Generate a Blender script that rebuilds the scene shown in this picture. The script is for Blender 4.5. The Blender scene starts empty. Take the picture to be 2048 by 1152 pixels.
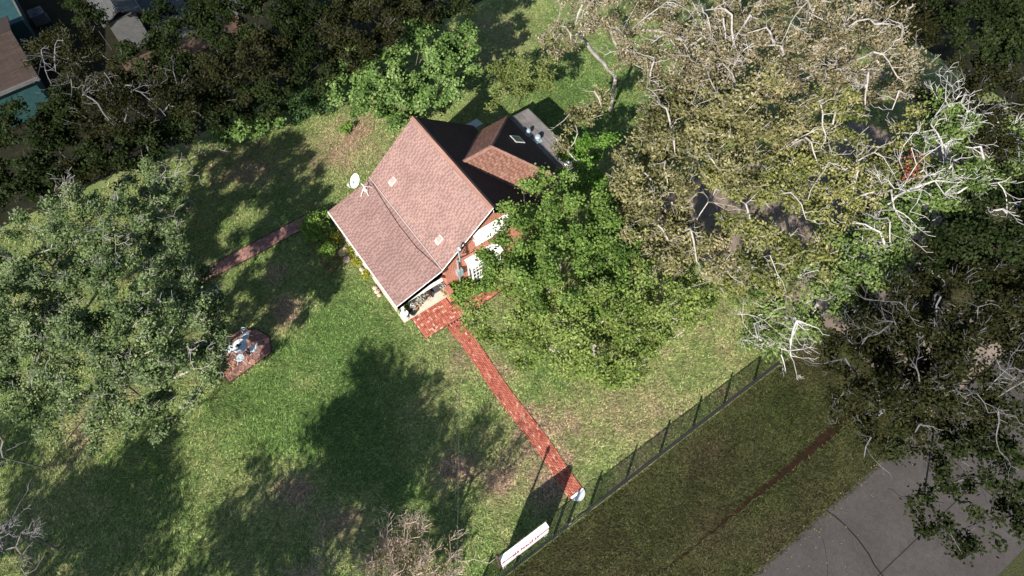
import bpy, math, random
import numpy as np
from mathutils import Vector, Matrix

# ---------------------------------------------------------------- camera, sky, sun, exposure
scene = bpy.context.scene
C = scene.collection
H = 36.0
cd = bpy.data.cameras.new('camera'); cam = bpy.data.objects.new('camera', cd); C.objects.link(cam)
cd.sensor_width = 36.0; cd.lens = 23.555; cd.clip_start = .5; cd.clip_end = 3000
AX = Vector((0.81342604, -0.50964806, 0.28035145)); AY = Vector((-0.58134762, -0.6963136, 0.4209303)); AZ = Vector((-0.01931378, -0.50537732, -0.8626823))
right = Vector((AX[0], AY[0], AZ[0])); up = -Vector((AX[1], AY[1], AZ[1])); back = -Vector((AX[2], AY[2], AZ[2]))
cam.matrix_world = Matrix(((right[0], up[0], back[0], 0), (right[1], up[1], back[1], 0), (right[2], up[2], back[2], H), (0, 0, 0, 1)))
scene.camera = cam

SUN = Vector((-.85, -.527, 0)).normalized() * math.cos(math.radians(32.5)); SUN.z = math.sin(math.radians(32.5))
world = bpy.data.worlds.new('World'); scene.world = world; world.use_nodes = True
wn = world.node_tree; bg = wn.nodes['Background']
sky = wn.nodes.new('ShaderNodeTexSky'); sky.sky_type = 'NISHITA'; sky.sun_disc = False
sky.sun_elevation = math.radians(32.5); sky.sun_rotation = math.atan2(SUN.x, SUN.y); sky.air_density = 1.0; sky.dust_density = .6
wn.links.new(sky.outputs[0], bg.inputs[0]); bg.inputs[1].default_value = .068
sl = bpy.data.lights.new('sun', 'SUN'); sl.energy = 4.6; sl.angle = math.radians(.6); sl.color = (1, .955, .88)
so = bpy.data.objects.new('sun', sl); C.objects.link(so); so.rotation_euler = SUN.to_track_quat('Z', 'Y').to_euler()
scene.view_settings.view_transform = 'Standard'; scene.view_settings.look = 'None'; scene.view_settings.gamma = 1
scene.view_settings.exposure = 1.15
scene.render.engine = 'CYCLES'
scene.cycles.max_bounces = 5; scene.cycles.diffuse_bounces = 3; scene.cycles.transmission_bounces = 3; scene.cycles.transparent_max_bounces = 4

rng = np.random.default_rng(7); random.seed(7)

# ---------------------------------------------------------------- materials
def nmat(name):
    m = bpy.data.materials.new(name); m.use_nodes = True; nt = m.node_tree
    for n in list(nt.nodes): nt.nodes.remove(n)
    out = nt.nodes.new('ShaderNodeOutputMaterial'); return m, nt, out
def N(nt, t, **k):
    n = nt.nodes.new(t)
    for a, b in k.items():
        if a.startswith('_'): n.inputs[int(a[1:])].default_value = b
        else: setattr(n, a, b)
    return n
def ramp(nt, fac, stops):
    r = nt.nodes.new('ShaderNodeValToRGB'); e = r.color_ramp.elements
    while len(e) < len(stops): e.new(.5)
    for i, (p, c) in enumerate(stops): e[i].position = p; e[i].color = (*c, 1)
    nt.links.new(fac, r.inputs[0]); return r.outputs[0]
def noise(nt, vec, scale, detail=4, rough=.6):
    n = nt.nodes.new('ShaderNodeTexNoise'); n.inputs['Scale'].default_value = scale; n.inputs['Detail'].default_value = detail; n.inputs['Roughness'].default_value = rough
    if vec is not None: nt.links.new(vec, n.inputs['Vector'])
    return n.outputs['Fac']
def mixc(nt, fac, a, b, mode='MIX'):
    m = nt.nodes.new('ShaderNodeMix'); m.data_type = 'RGBA'; m.blend_type = mode
    for sock, v in ((m.inputs[0], fac), (m.inputs[6], a), (m.inputs[7], b)):
        if isinstance(v, (int, float)): sock.default_value = v
        elif isinstance(v, tuple): sock.default_value = (*v, 1)
        else: nt.links.new(v, sock)
    return m.outputs[2]
def coords(nt, kind='Object'):
    return nt.nodes.new('ShaderNodeTexCoord').outputs[kind]
def finish(nt, out, col, rough=.8, spec=.3, bump=None, bs=.3, bd=.02, metal=0):
    b = nt.nodes.new('ShaderNodeBsdfPrincipled'); b.inputs['Roughness'].default_value = rough
    b.inputs['Specular IOR Level'].default_value = spec; b.inputs['Metallic'].default_value = metal
    if isinstance(col, tuple): b.inputs['Base Color'].default_value = (*col, 1)
    else: nt.links.new(col, b.inputs['Base Color'])
    if bump is not None:
        bn = nt.nodes.new('ShaderNodeBump'); bn.inputs['Strength'].default_value = bs; bn.inputs['Distance'].default_value = bd
        nt.links.new(bump, bn.inputs['Height']); nt.links.new(bn.outputs[0], b.inputs['Normal'])
    nt.links.new(b.outputs[0], out.inputs[0]); return b
def simple(name, col, rough=.6, spec=.3, var=.12, scale=3, metal=0):
    m, nt, out = nmat(name); v = coords(nt)
    f = noise(nt, v, scale, 5); dark = tuple(c * (1 - var * 2) for c in col); lite = tuple(min(1, c * (1 + var)) for c in col)
    finish(nt, out, ramp(nt, f, [(.3, dark), (.7, lite)]), rough, spec, f, .15, .01, metal); return m
def brickmat(name, c1, c2, mortar, bw, rh, ms, patch=None, bs=.5, rough=.85, tabs=None, offset=.5):
    m, nt, out = nmat(name); uv = nt.nodes.new('ShaderNodeUVMap').outputs[0]
    b = nt.nodes.new('ShaderNodeTexBrick'); b.offset = offset; b.inputs['Scale'].default_value = 1
    b.inputs['Color1'].default_value = (*c1, 1); b.inputs['Color2'].default_value = (*c2, 1); b.inputs['Mortar'].default_value = (*mortar, 1)
    b.inputs['Mortar Size'].default_value = ms; b.inputs['Brick Width'].default_value = bw; b.inputs['Row Height'].default_value = rh; b.inputs['Mortar Smooth'].default_value = .1
    nt.links.new(uv, b.inputs['Vector']); col = b.outputs['Color']
    if tabs:
        def mth(op, a, c=None):
            q = nt.nodes.new('ShaderNodeMath'); q.operation = op
            for k_, v_ in enumerate((a, c)):
                if v_ is None: continue
                if isinstance(v_, (int, float)): q.inputs[k_].default_value = v_
                else: nt.links.new(v_, q.inputs[k_])
            return q.outputs[0]
        sp = nt.nodes.new('ShaderNodeSeparateXYZ'); nt.links.new(uv, sp.inputs[0])
        row = mth('FLOOR', mth('DIVIDE', sp.outputs[1], rh)); off = mth('FRACT', mth('MULTIPLY', mth('SINE', mth('MULTIPLY', row, 12.9898)), 437.585))
        uu = mth('ADD', mth('DIVIDE', sp.outputs[0], tabs[0]), off); fr_ = mth('FRACT', uu); cell_ = mth('FLOOR', uu)
        wn_n = nt.nodes.new('ShaderNodeTexWhiteNoise'); wn_n.noise_dimensions = '2D'; cx_ = nt.nodes.new('ShaderNodeCombineXYZ'); nt.links.new(cell_, cx_.inputs[0]); nt.links.new(row, cx_.inputs[1]); nt.links.new(cx_.outputs[0], wn_n.inputs['Vector'])
        mask = mth('MULTIPLY', mth('LESS_THAN', fr_, mth('ADD', .25, mth('MULTIPLY', wn_n.outputs['Value'], .3))), mth('GREATER_THAN', wn_n.outputs['Value'], .16))
        col = mixc(nt, mth('MULTIPLY', mask, .85), col, tabs[1])
    n1 = noise(nt, coords(nt), .9, 5); col = mixc(nt, .5, col, ramp(nt, n1, [(.3, (.36, .36, .36)), (.7, (.62, .62, .62))]), 'OVERLAY')
    n2 = noise(nt, coords(nt), 22, 3); col = mixc(nt, .25, col, ramp(nt, n2, [(.3, (.3, .3, .3)), (.7, (.7, .7, .7))]), 'OVERLAY')
    finish(nt, out, col, rough, .2, b.outputs['Fac'], -bs, .02); return m
M = {}
M['shingle'] = brickmat('roof_shingles', (.295, .185, .163), (.275, .173, .152), (.17, .10, .085), .34, .145, .011, tabs=(.28, (.180, .107, .094)), bs=.6)
M['ridge'] = brickmat('ridge_shingles', (.27, .15, .115), (.24, .135, .105), (.15, .08, .06), 5, .3, .012, bs=.3)
M['shaded_shingle'] = brickmat('shaded_rear_shingles', (.060, .034, .028), (.045, .026, .022), (.022, .014, .012), .34, .145, .010, tabs=(.21, (.035, .021, .018)), bs=.6)  # front-slope shingle darkened: shade of the rear-facing slopes put into the colour
M['wing_shingle'] = brickmat('wing_shingles', (.29, .155, .115), (.22, .11, .08), (.12, .055, .04), .34, .16, .012, tabs=(.34, (.15, .07, .048)), bs=1.0)
M['brick'] = brickmat('brick_wall', (.40, .085, .045), (.31, .06, .035), (.50, .36, .28), .24, .085, .012, bs=.6)
M['white'] = simple('white_paint', (.78, .77, .74), .5, .3, .05, 2)
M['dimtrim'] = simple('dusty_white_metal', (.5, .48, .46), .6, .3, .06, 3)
M['cream'] = simple('cream_slab', (.60, .50, .40), .8, .2, .08, 3)
M['flatroof'] = simple('grey_membrane_roof', (.17, .155, .15), .8, .2, .18, 1.3)
M['metal'] = simple('galvanised_metal', (.36, .43, .46), .4, .5, .12, 4, .3)
M['wiron'] = simple('pale_wrought_iron', (.60, .68, .72), .45, .4, .08, 9)
M['black'] = simple('black_painted_metal', (.02, .02, .022), .45, .4, .1, 6)
M['grey'] = simple('dark_grey_fabric', (.07, .07, .075), .8, .2, .15, 12)
M['brown'] = simple('brown_wood', (.07, .04, .028), .7, .25, .2, 8)
M['terracotta'] = simple('terracotta', (.38, .15, .08), .8, .2, .12, 6)
M['magenta'] = simple('faded_crimson_print', (.30, .02, .08), .6, .3, .1, 10)
M['teal'] = simple('teal_painted_siding', (.018, .055, .058), .7, .2, .12, 2)  # teal lowered to paint in the dimming beyond the yard
M['dimwhite'] = simple('dimmed_white_trim', (.10, .10, .098), .7, .2, .12, 3)  # white trim darkened, dimming put into the colour
M['dimgrey'] = simple('dimmed_grey_metal', (.06, .068, .082), .5, .4, .15, 3)  # grey metal with dimming put into its colour; lattice bench uses it too
M['nbroof'] = brickmat('brown_neighbour_shingles', (.055, .038, .031), (.042, .029, .023), (.02, .014, .012), .8, .16, .014, bs=.6)  # neighbour shingle colours also lowered to paint in the outer dimming
M['nbtile'] = brickmat('grey_neighbour_shingles', (.085, .085, .083), (.065, .065, .063), (.03, .03, .03), .3, .14, .012, bs=.5)
M['deck'] = brickmat('weathered_deck_boards', (.11, .065, .045), (.085, .05, .035), (.02, .015, .01), 3, .14, .01, bs=.5)
M['log'] = simple('bleached_cut_wood', (.55, .42, .30), .8, .2, .12, 9)
M['stone'] = simple('pale_edging_stone', (.55, .42, .32), .85, .2, .15, 5)
m, nt, out = nmat('window_glass'); finish(nt, out, (.05, .065, .075), .12, .6); M['glass'] = m

def tonemat(name, stops, rough=.85, spec=.15, transl=0, bump=0):
    m, nt, out = nmat(name)
    a = nt.nodes.new('ShaderNodeAttribute'); a.attribute_name = 'tone'
    col = ramp(nt, a.outputs['Fac'], stops)
    if transl:
        d = nt.nodes.new('ShaderNodeBsdfDiffuse'); t = nt.nodes.new('ShaderNodeBsdfTranslucent'); g = nt.nodes.new('ShaderNodeBsdfGlossy'); g.inputs['Roughness'].default_value = .45
        nt.links.new(col, d.inputs[0])
        tc = mixc(nt, .5, col, (.9, 1.0, .35), 'MULTIPLY'); nt.links.new(tc, t.inputs[0])
        mx = nt.nodes.new('ShaderNodeMixShader'); mx.inputs[0].default_value = transl; nt.links.new(d.outputs[0], mx.inputs[1]); nt.links.new(t.outputs[0], mx.inputs[2])
        m2 = nt.nodes.new('ShaderNodeMixShader'); m2.inputs[0].default_value = 0; nt.links.new(mx.outputs[0], m2.inputs[1]); nt.links.new(g.outputs[0], m2.inputs[2])
        nt.links.new(m2.outputs[0], out.inputs[0])
    else:
        v = coords(nt); f = noise(nt, v, 14, 4); col = mixc(nt, .4, col, ramp(nt, f, [(.3, (.3, .3, .3)), (.7, (.7, .7, .7))]), 'OVERLAY')
        finish(nt, out, col, rough, spec, f, .4, .01)
    return m
M['paver'] = tonemat('red_brick_pavers', [(0, (.26, .065, .042)), (.5, (.42, .125, .085)), (.85, (.50, .19, .13)), (1, (.66, .46, .34))])
M['hex'] = tonemat('hexagon_pavers', [(0, (.20, .10, .085)), (.6, (.28, .15, .125)), (1, (.42, .24, .18))])
M['joint'] = simple('dark_joint_sand', (.07, .035, .025), .95, .1, .2, 10)

# ---------------------------------------------------------------- mesh helper
class MB:
    def __init__(s): s.v = []; s.f = []; s.m = []; s.t = []; s.mi = 0; s.tone = .5
    def face(s, pts):
        b = len(s.v); s.v += [tuple(p) for p in pts]; s.f.append(tuple(range(b, b + len(pts)))); s.m.append(s.mi); s.t.append(s.tone)
    def box(s, x0, y0, z0, x1, y1, z1, rot=0, c=None):
        P = [(x0, y0, z0), (x1, y0, z0), (x1, y1, z0), (x0, y1, z0), (x0, y0, z1), (x1, y0, z1), (x1, y1, z1), (x0, y1, z1)]
        if rot:
            cx, cy = c if c else ((x0 + x1) / 2, (y0 + y1) / 2); ca, sa = math.cos(rot), math.sin(rot)
            P = [(cx + (x - cx) * ca - (y - cy) * sa, cy + (x - cx) * sa + (y - cy) * ca, z) for x, y, z in P]
        for f in ((3, 2, 1, 0), (4, 5, 6, 7), (0, 1, 5, 4), (1, 2, 6, 5), (2, 3, 7, 6), (3, 0, 4, 7)): s.face([P[i] for i in f])
        return s
    def slab(s, poly, th):            # poly: CCW seen from outside; extruded down in z
        lo = [(x, y, z - th) for x, y, z in poly]; n = len(poly)
        s.face(poly); s.face(lo[::-1])
        for i in range(n): j = (i + 1) % n; s.face([lo[i], lo[j], poly[j], poly[i]])
        return s
    def tube(s, pts, r, n=8, cap=True):
        pts = [Vector(p) for p in pts]; rs = r if isinstance(r, (list, tuple)) else [r] * len(pts); rings = []
        for i, p in enumerate(pts):
            d = (pts[min(i + 1, len(pts) - 1)] - pts[max(i - 1, 0)]).normalized()
            a = d.cross(Vector((0, 0, 1)) if abs(d.z) < .9 else Vector((1, 0, 0))).normalized(); b = d.cross(a)
            rings.append([p + (a * math.cos(2 * math.pi * k / n) + b * math.sin(2 * math.pi * k / n)) * rs[i] for k in range(n)])
        for i in range(len(rings) - 1):
            for k in range(n): k2 = (k + 1) % n; s.face([rings[i][k], rings[i + 1][k], rings[i + 1][k2], rings[i][k2]])
        if cap: s.face(rings[0]); s.face(rings[-1][::-1])
        return s
    def lathe(s, prof, c=(0, 0, 0), n=20):
        for (r0, z0), (r1, z1) in zip(prof[:-1], prof[1:]):
            for k in range(n):
                a, b = 2 * math.pi * k / n, 2 * math.pi * (k + 1) / n
                q = [(c[0] + r0 * math.cos(a), c[1] + r0 * math.sin(a), c[2] + z0), (c[0] + r0 * math.cos(b), c[1] + r0 * math.sin(b), c[2] + z0),
                     (c[0] + r1 * math.cos(b), c[1] + r1 * math.sin(b), c[2] + z1), (c[0] + r1 * math.cos(a), c[1] + r1 * math.sin(a), c[2] + z1)]
                if r0 < 1e-5: q = q[1:]
                elif r1 < 1e-5: q = q[:3]
                s.face(q)
        return s
    def build(s, name, mats, parent=None, smooth=False):
        me = bpy.data.meshes.new(name); me.from_pydata(s.v, [], s.f)
        for m in (mats if isinstance(mats, list) else [mats]): me.materials.append(m)
        me.polygons.foreach_set('material_index', s.m)
        at = me.attributes.new('tone', 'FLOAT', 'FACE'); at.data.foreach_set('value', s.t)
        uv = me.uv_layers.new(name='UVMap')
        for p in me.polygons:
            nn = p.normal
            if abs(nn.z) > .999: u = Vector((1, 0, 0)); w_ = Vector((0, 1, 0))
            else: u = Vector((0, 0, 1)).cross(nn).normalized(); w_ = nn.cross(u)
            for li in p.loop_indices:
                co = me.vertices[me.loops[li].vertex_index].co; uv.data[li].uv = (co.dot(u), co.dot(w_))
        if smooth:
            import bmesh
            bm = bmesh.new(); bm.from_mesh(me); bmesh.ops.remove_doubles(bm, verts=bm.verts, dist=1e-4); bm.to_mesh(me); bm.free()
            me.polygons.foreach_set('use_smooth', [True] * len(me.polygons))
        o = bpy.data.objects.new(name, me); C.objects.link(o)
        if parent is not None:
            o.parent = parent; o.matrix_parent_inverse = Matrix.Translation(-root_loc(parent))
        return o
def root_loc(o):
    v = Vector((0, 0, 0))
    while o is not None:
        v += o.location; o = o.parent if False else None
    return v
def thing(name, label, cat, loc=(0, 0, 0), group=None):
    o = bpy.data.objects.new(name, None); C.objects.link(o); o.location = loc; o['label'] = label; o['category'] = cat; o.empty_display_size = .2
    if group: o['group'] = group
    return o
def tag(o, label, cat, group=None):
    o['label'] = label; o['category'] = cat
    if group: o['group'] = group
    return o
def kind(o, k): o['kind'] = k; return o
def copy_tree(o, parent=None):
    c = o.copy(); C.objects.link(c)
    if parent is not None: c.parent = parent
    for ch in list(o.children): copy_tree(ch, c)
    return c

def fast_mesh(name, V, nper, mats, tone=None, parent=None, extra=None):
    """V: (n*nper,3) vertices, consecutive nper make one face"""
    nf = len(V) // nper; me = bpy.data.meshes.new(name)
    me.vertices.add(len(V)); me.vertices.foreach_set('co', np.ascontiguousarray(V, dtype=np.float32).ravel())
    me.loops.add(len(V)); me.loops.foreach_set('vertex_index', np.arange(len(V), dtype=np.int32))
    me.polygons.add(nf); me.polygons.foreach_set('loop_start', np.arange(0, len(V), nper, dtype=np.int32))
    me.update(calc_edges=True)
    for m in (mats if isinstance(mats, list) else [mats]): me.materials.append(m)
    if tone is not None:
        at = me.attributes.new('tone', 'FLOAT', 'FACE'); at.data.foreach_set('value', np.asarray(tone, dtype=np.float32))
    o = bpy.data.objects.new(name, me); C.objects.link(o)
    if parent is not None: o.parent = parent; o.matrix_parent_inverse = Matrix.Translation(-parent.location)
    return o

# ---------------------------------------------------------------- ground
def vnoise(x, y, s, seed=0):
    def h(i, j): 
        q = np.sin(i * 127.1 + j * 311.7 + seed * 74.7) * 43758.5453; return q - np.floor(q)
    X = x * s; Y = y * s; i = np.floor(X); j = np.floor(Y); fx = X - i; fy = Y - j; fx = fx * fx * (3 - 2 * fx); fy = fy * fy * (3 - 2 * fy)
    return (h(i, j) * (1 - fx) + h(i + 1, j) * fx) * (1 - fy) + (h(i, j + 1) * (1 - fx) + h(i + 1, j + 1) * fx) * fy
def fbm(x, y, s, seed=0):
    return sum(vnoise(x, y, s * 2 ** k, seed + k) * .5 ** k for k in range(4)) / 1.875
DRY = [(-.5, 24.2, 1.3, .8), (0.3, 27.6, 1.0, .6), (-4.5, 14.3, 1.2, .8), (2.6, 10.2, 1.0, .8), (4.3, 8.3, .7, .9), (-3.5, 11.5, 1.3, .5), (7.9, 33.8, 1.8, .5), (10.3, 35.2, 1.3, .5), (6.4, 15.5, 1.0, .35), (6.3, 9, 1.3, .45), (8.5, 9, 1.6, .5), (12, 6.5, 2.0, .22),
       (8.2, 13, .9, .4), (-13.5, 24, 1.5, .6), (-1.5, 19.5, 1.5, .3), (18, 9.5, 2.0, .12), (2, 36.5, 2, .5), (6.0, 6.5, 1.0, .6), (24, 36, 3, .25), (8.0, 10.5, .35, .6), (7.9, 7.2, .4, .6)]
GREEN = [(1.5, 20, 3.5, .5), (-4, 19.5, 2.5, .35), (-1, 15, 3, .4), (11, 12, 2, .25), (25, 27, 3, .5), (22, 28, 3, .3), (30, 24, 4, .3)]
for q_ in range(12): DRY += [(7.40 - (12 - q_) * .021 + sg * .62, 5.8 + q_ * 1.0, .38, .30) for sg in (-1, 1)]
def dry(x, y):
    d = fbm(x, y, .28, 3) * .62 + .06 + (fbm(x, y, 1.6, 9) - .5) * .55
    for cx, cy, r, a in DRY: d = d + a * np.exp(-((x - cx) ** 2 + (y - cy) ** 2) / r ** 2) * (.6 + .8 * fbm(x, y, 1.5, 5))
    for cx, cy, r, a in GREEN: d = d - a * np.exp(-((x - cx) ** 2 + (y - cy) ** 2) / r ** 2)
    d = d + .10 / (1 + np.exp(-(x - 8.5) * .9)) * (y < 20)
    return np.clip(d, 0, 1)
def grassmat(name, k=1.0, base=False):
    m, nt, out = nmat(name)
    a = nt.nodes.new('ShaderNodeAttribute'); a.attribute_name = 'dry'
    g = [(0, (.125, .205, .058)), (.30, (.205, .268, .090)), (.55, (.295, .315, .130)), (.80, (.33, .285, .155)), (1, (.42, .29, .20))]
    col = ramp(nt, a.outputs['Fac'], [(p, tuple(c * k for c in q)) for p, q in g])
    if base:
        v = coords(nt); mp = nt.nodes.new('ShaderNodeMapping'); mp.inputs['Scale'].default_value = (1, 1, 1); nt.links.new(v, mp.inputs['Vector'])
        f = noise(nt, mp.outputs[0], 13, 6, .75); col = mixc(nt, .75, col, ramp(nt, f, [(.28, (.12, .12, .12)), (.52, (.42, .42, .42)), (.72, (.8, .8, .8))]), 'OVERLAY')
        finish(nt, out, col, .9, .1, f, 1.0, .09)
    else:
        t = nt.nodes.new('ShaderNodeAttribute'); t.attribute_name = 'tone'
        col = mixc(nt, .8, col, ramp(nt, t.outputs['Fac'], [(0, (.10, .10, .10)), (.5, (.5, .5, .5)), (1, (.93, .93, .86))]), 'OVERLAY')
        d = nt.nodes.new('ShaderNodeBsdfDiffuse'); tr = nt.nodes.new('ShaderNodeBsdfTranslucent'); nt.links.new(col, d.inputs[0]); nt.links.new(col, tr.inputs[0])
        mx = nt.nodes.new('ShaderNodeMixShader'); mx.inputs[0].default_value = .25; nt.links.new(d.outputs[0], mx.inputs[1]); nt.links.new(tr.outputs[0], mx.inputs[2]); nt.links.new(mx.outputs[0], out.inputs[0])
    return m
def sheet(name, x0, y0, x1, y1, z, step, mat, fn=dry):
    nx = int((x1 - x0) / step) + 1; ny = int((y1 - y0) / step) + 1
    xs = np.linspace(x0, x1, nx); ys = np.linspace(y0, y1, ny); X, Y = np.meshgrid(xs, ys)
    V = np.stack([X.ravel(), Y.ravel(), np.full(X.size, z)], 1)
    idx = np.arange(nx * ny).reshape(ny, nx); F = np.stack([idx[:-1, :-1], idx[:-1, 1:], idx[1:, 1:], idx[1:, :-1]], -1).reshape(-1, 4)
    me = bpy.data.meshes.new(name); me.vertices.add(len(V)); me.vertices.foreach_set('co', V.astype(np.float32).ravel())
    me.loops.add(F.size); me.loops.foreach_set('vertex_index', F.astype(np.int32).ravel()); me.polygons.add(len(F)); me.polygons.foreach_set('loop_start', np.arange(0, F.size, 4, dtype=np.int32)); me.update(calc_edges=True)
    at = me.attributes.new('dry', 'FLOAT', 'POINT'); at.data.foreach_set('value', fn(X.ravel(), Y.ravel()).astype(np.float32))
    me.materials.append(mat); o = bpy.data.objects.new(name, me); C.objects.link(o); return kind(o, 'structure')

m, nt, out = nmat('leaf_litter_soil'); v = coords(nt); f = noise(nt, v, 1.2, 6); f2 = noise(nt, v, 9, 5, .7)
col = mixc(nt, .7, ramp(nt, f, [(.3, (.010, .012, .006)), (.6, (.020, .018, .011)), (.8, (.030, .023, .015))]), ramp(nt, f2, [(.3, (.2, .2, .2)), (.7, (.8, .8, .8))]), 'OVERLAY')
finish(nt, out, col, .95, .1, f2, .8, .05)
gm = MB(); gm.box(-900, -900, -.6, 900, 900, -.012); kind(gm.build('ground', m), 'structure')
sheet('lawn', -30, 4.2, 50, 41.6, 0, .4, grassmat('lawn_turf', .85, True))
def vdry(x, y): return np.clip(fbm(x, y, .35, 21) * .55 + .30 + .25 * np.exp(-((x - 14.5) ** 2 / 4 + (y + 2.2) ** 2 / .5)), 0, 1)
sheet('verge', -30, -2.85, 60, 4.196, -.004, .4, grassmat('dimmed_verge_turf', .22, True), vdry)  # lawn palette scaled down: dimming outside the yard painted into the turf
sheet('far_verge', -30, -16, 60, -9.85, -.004, .5, grassmat('dimmed_far_verge_turf', .22, True), vdry)  # same dimmed lawn palette across the road

def poly_sheet(name, pts, z, mat):
    b = MB(); b.face([(x, y, z) for x, y in pts]); return kind(b.build(name, mat), 'structure')
# ditch
m, nt, out = nmat('red_brown_ditch_soil'); f = noise(nt, coords(nt), 4, 6); finish(nt, out, ramp(nt, f, [(.3, (.010, .006, .003)), (.7, (.030, .015, .008))]), .95, .1, f, .8, .05)
pts = []; 
xs = np.linspace(-10, 23, 130)
wd = lambda x: (.10 + .30 * max(0, min(1, (x - 12) / 7))) * (1 if x < 21 else max(.1, (23 - x) / 2))
for x in xs: pts.append((x, -.18 - wd(x) - .07 * random.random() + .04 * math.sin(x)))
for x in xs[::-1]: pts.append((x, -.18 + wd(x) * .8 + .07 * random.random() + .04 * math.sin(x)))
poly_sheet('ditch', pts, .001, m)
# road
m, nt, out = nmat('old_grey_road_surface'); v = coords(nt); f = noise(nt, v, .5, 5); f2 = noise(nt, v, 45, 3, .7)
f3 = noise(nt, v, 3.5, 7, .7)
col = mixc(nt, .75, ramp(nt, f, [(.3, (.054, .047, .044)), (.7, (.072, .064, .060))]), ramp(nt, f2, [(.3, (.2, .2, .2)), (.7, (.8, .8, .8))]), 'OVERLAY')  # road grey lowered, dimming outside the yard put into the colour
col = mixc(nt, .5, col, ramp(nt, f3, [(.35, (.35, .34, .33)), (.6, (.55, .55, .55))]), 'OVERLAY')
finish(nt, out, col, .85, .2, f2, .4, .01)
rb = MB(); rb.box(-60, -9.85, -.1, 90, -2.85, .03); kind(rb.build('road', m), 'structure')
jt = MB()
def strip(path, w_, z):
    for a, b in zip(path[:-1], path[1:]):
        d = Vector((b[0] - a[0], b[1] - a[1])); n = Vector((-d.y, d.x)).normalized() * w_ / 2
        jt.face([(a[0] - n.x, a[1] - n.y, z), (b[0] - n.x, b[1] - n.y, z), (b[0] + n.x, b[1] + n.y, z), (a[0] + n.x, a[1] + n.y, z)])
for xj in (17.05, 24.5, 9.4, 31.8):
    yy = -2.86; xx = xj; pth = [(xx, yy)]
    while yy > -9.8: yy -= .45; xx = xj + random.uniform(-.05, .05) + (.22 * math.sin(yy * 1.1) if xj == 17.05 else 0); pth.append((xx, max(yy, -9.84)))
    strip(pth, .07 if xj == 17.05 else .035, .034)
strip([(-20, -6.46), (60, -6.46)], .035, .036)
for x0_, y0_, n_ in ((14.2, -5.0, 9), (20.5, -4.0, 12), (19.0, -8.3, 10), (24.0, -7.5, 8)):
    pth = [(x0_, y0_)]; hd_ = random.uniform(-.6, .6)
    for _ in range(n_): hd_ += random.gauss(0, .45); pth.append((pth[-1][0] + .25 * math.cos(hd_), pth[-1][1] + .25 * math.sin(hd_)))
    strip(pth, .018, .0375)
kind(jt.build('road_joints', simple('dark_joint_tar', (.018, .016, .015), .9, .1)), 'structure')
# driveway
m, nt, out = nmat('dusty_driveway'); v = coords(nt); f = noise(nt, v, .6, 6, .7); f2 = noise(nt, v, 18, 4, .7)
col = mixc(nt, .6, ramp(nt, f, [(.3, (.15, .115, .09)), (.7, (.25, .20, .165))]), ramp(nt, f2, [(.3, (.3, .3, .3)), (.7, (.7, .7, .7))]), 'OVERLAY'); finish(nt, out, col, .9, .1, f2, .5, .02)
dp = [(21.4, 14.2), (22.2, 12.6), (23.2, 10.6), (23.6, 8.4), (23.0, 6.6), (24.6, 5.4), (25.4, 3.4), (25.6, -2.84), (32.5, -2.84), (32.6, 3.5), (35, 4.4), (40, 5.2), (46.5, 6), (46, 9.6), (40.8, 11.6), (40.2, 13.8), (38, 15.2), (34.5, 15.4), (30, 16), (26, 17.8), (23, 17.2)]
dd = []
for i in range(len(dp)):
    a = dp[i]; b = dp[(i + 1) % len(dp)]
    for k in range(6): t_ = k / 6; dd.append((a[0] + (b[0] - a[0]) * t_ + (random.uniform(-.15, .15) if k else 0), a[1] + (b[1] - a[1]) * t_ + (random.uniform(-.15, .15) if k else 0)))
poly_sheet('driveway', dd, .006, m)

# ---------------------------------------------------------------- brick path and patio (real bricks)
def brick(b, cx, cy, l, w_, ang, z=.0, pale=.08):
    b.tone = min(.9, max(0, random.gauss(.5, .22))) if random.random() > pale else random.uniform(.9, 1.0)
    h = .05 + random.uniform(-.006, .006); b.box(cx - l / 2, cy - w_ / 2, z, cx + l / 2, cy + w_ / 2, z + h, ang)
pb = MB(); pj = MB()
def path_x(y): return 7.40 + .05 * math.sin(y * .9) - (17.5 - y) * .021
y = 17.6; rows = 9; W = .92
while y > 5.42:
    for r in range(rows):
        cx = path_x(y) + (r - (rows - 1) / 2) * W / rows
        yy = y - (.1 if r % 2 else 0)
        ang = .021 + random.gauss(0, .015)
        brick(pb, cx, yy, W / rows - .02, .178, ang, 0, .015)
    y -= .203
ys = np.linspace(17.7, 5.3, 40); L = [(path_x(q) - W / 2 - .02, q) for q in ys]; R = [(path_x(q) + W / 2 + .02, q) for q in ys[::-1]]
pj.face([(x, y, .012) for x, y in L + R])
bp = pb.build('brick_path', M['paver']); kind(bp, 'structure')
kind(pj.build('path_bedding', M['joint']), 'structure')
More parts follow.
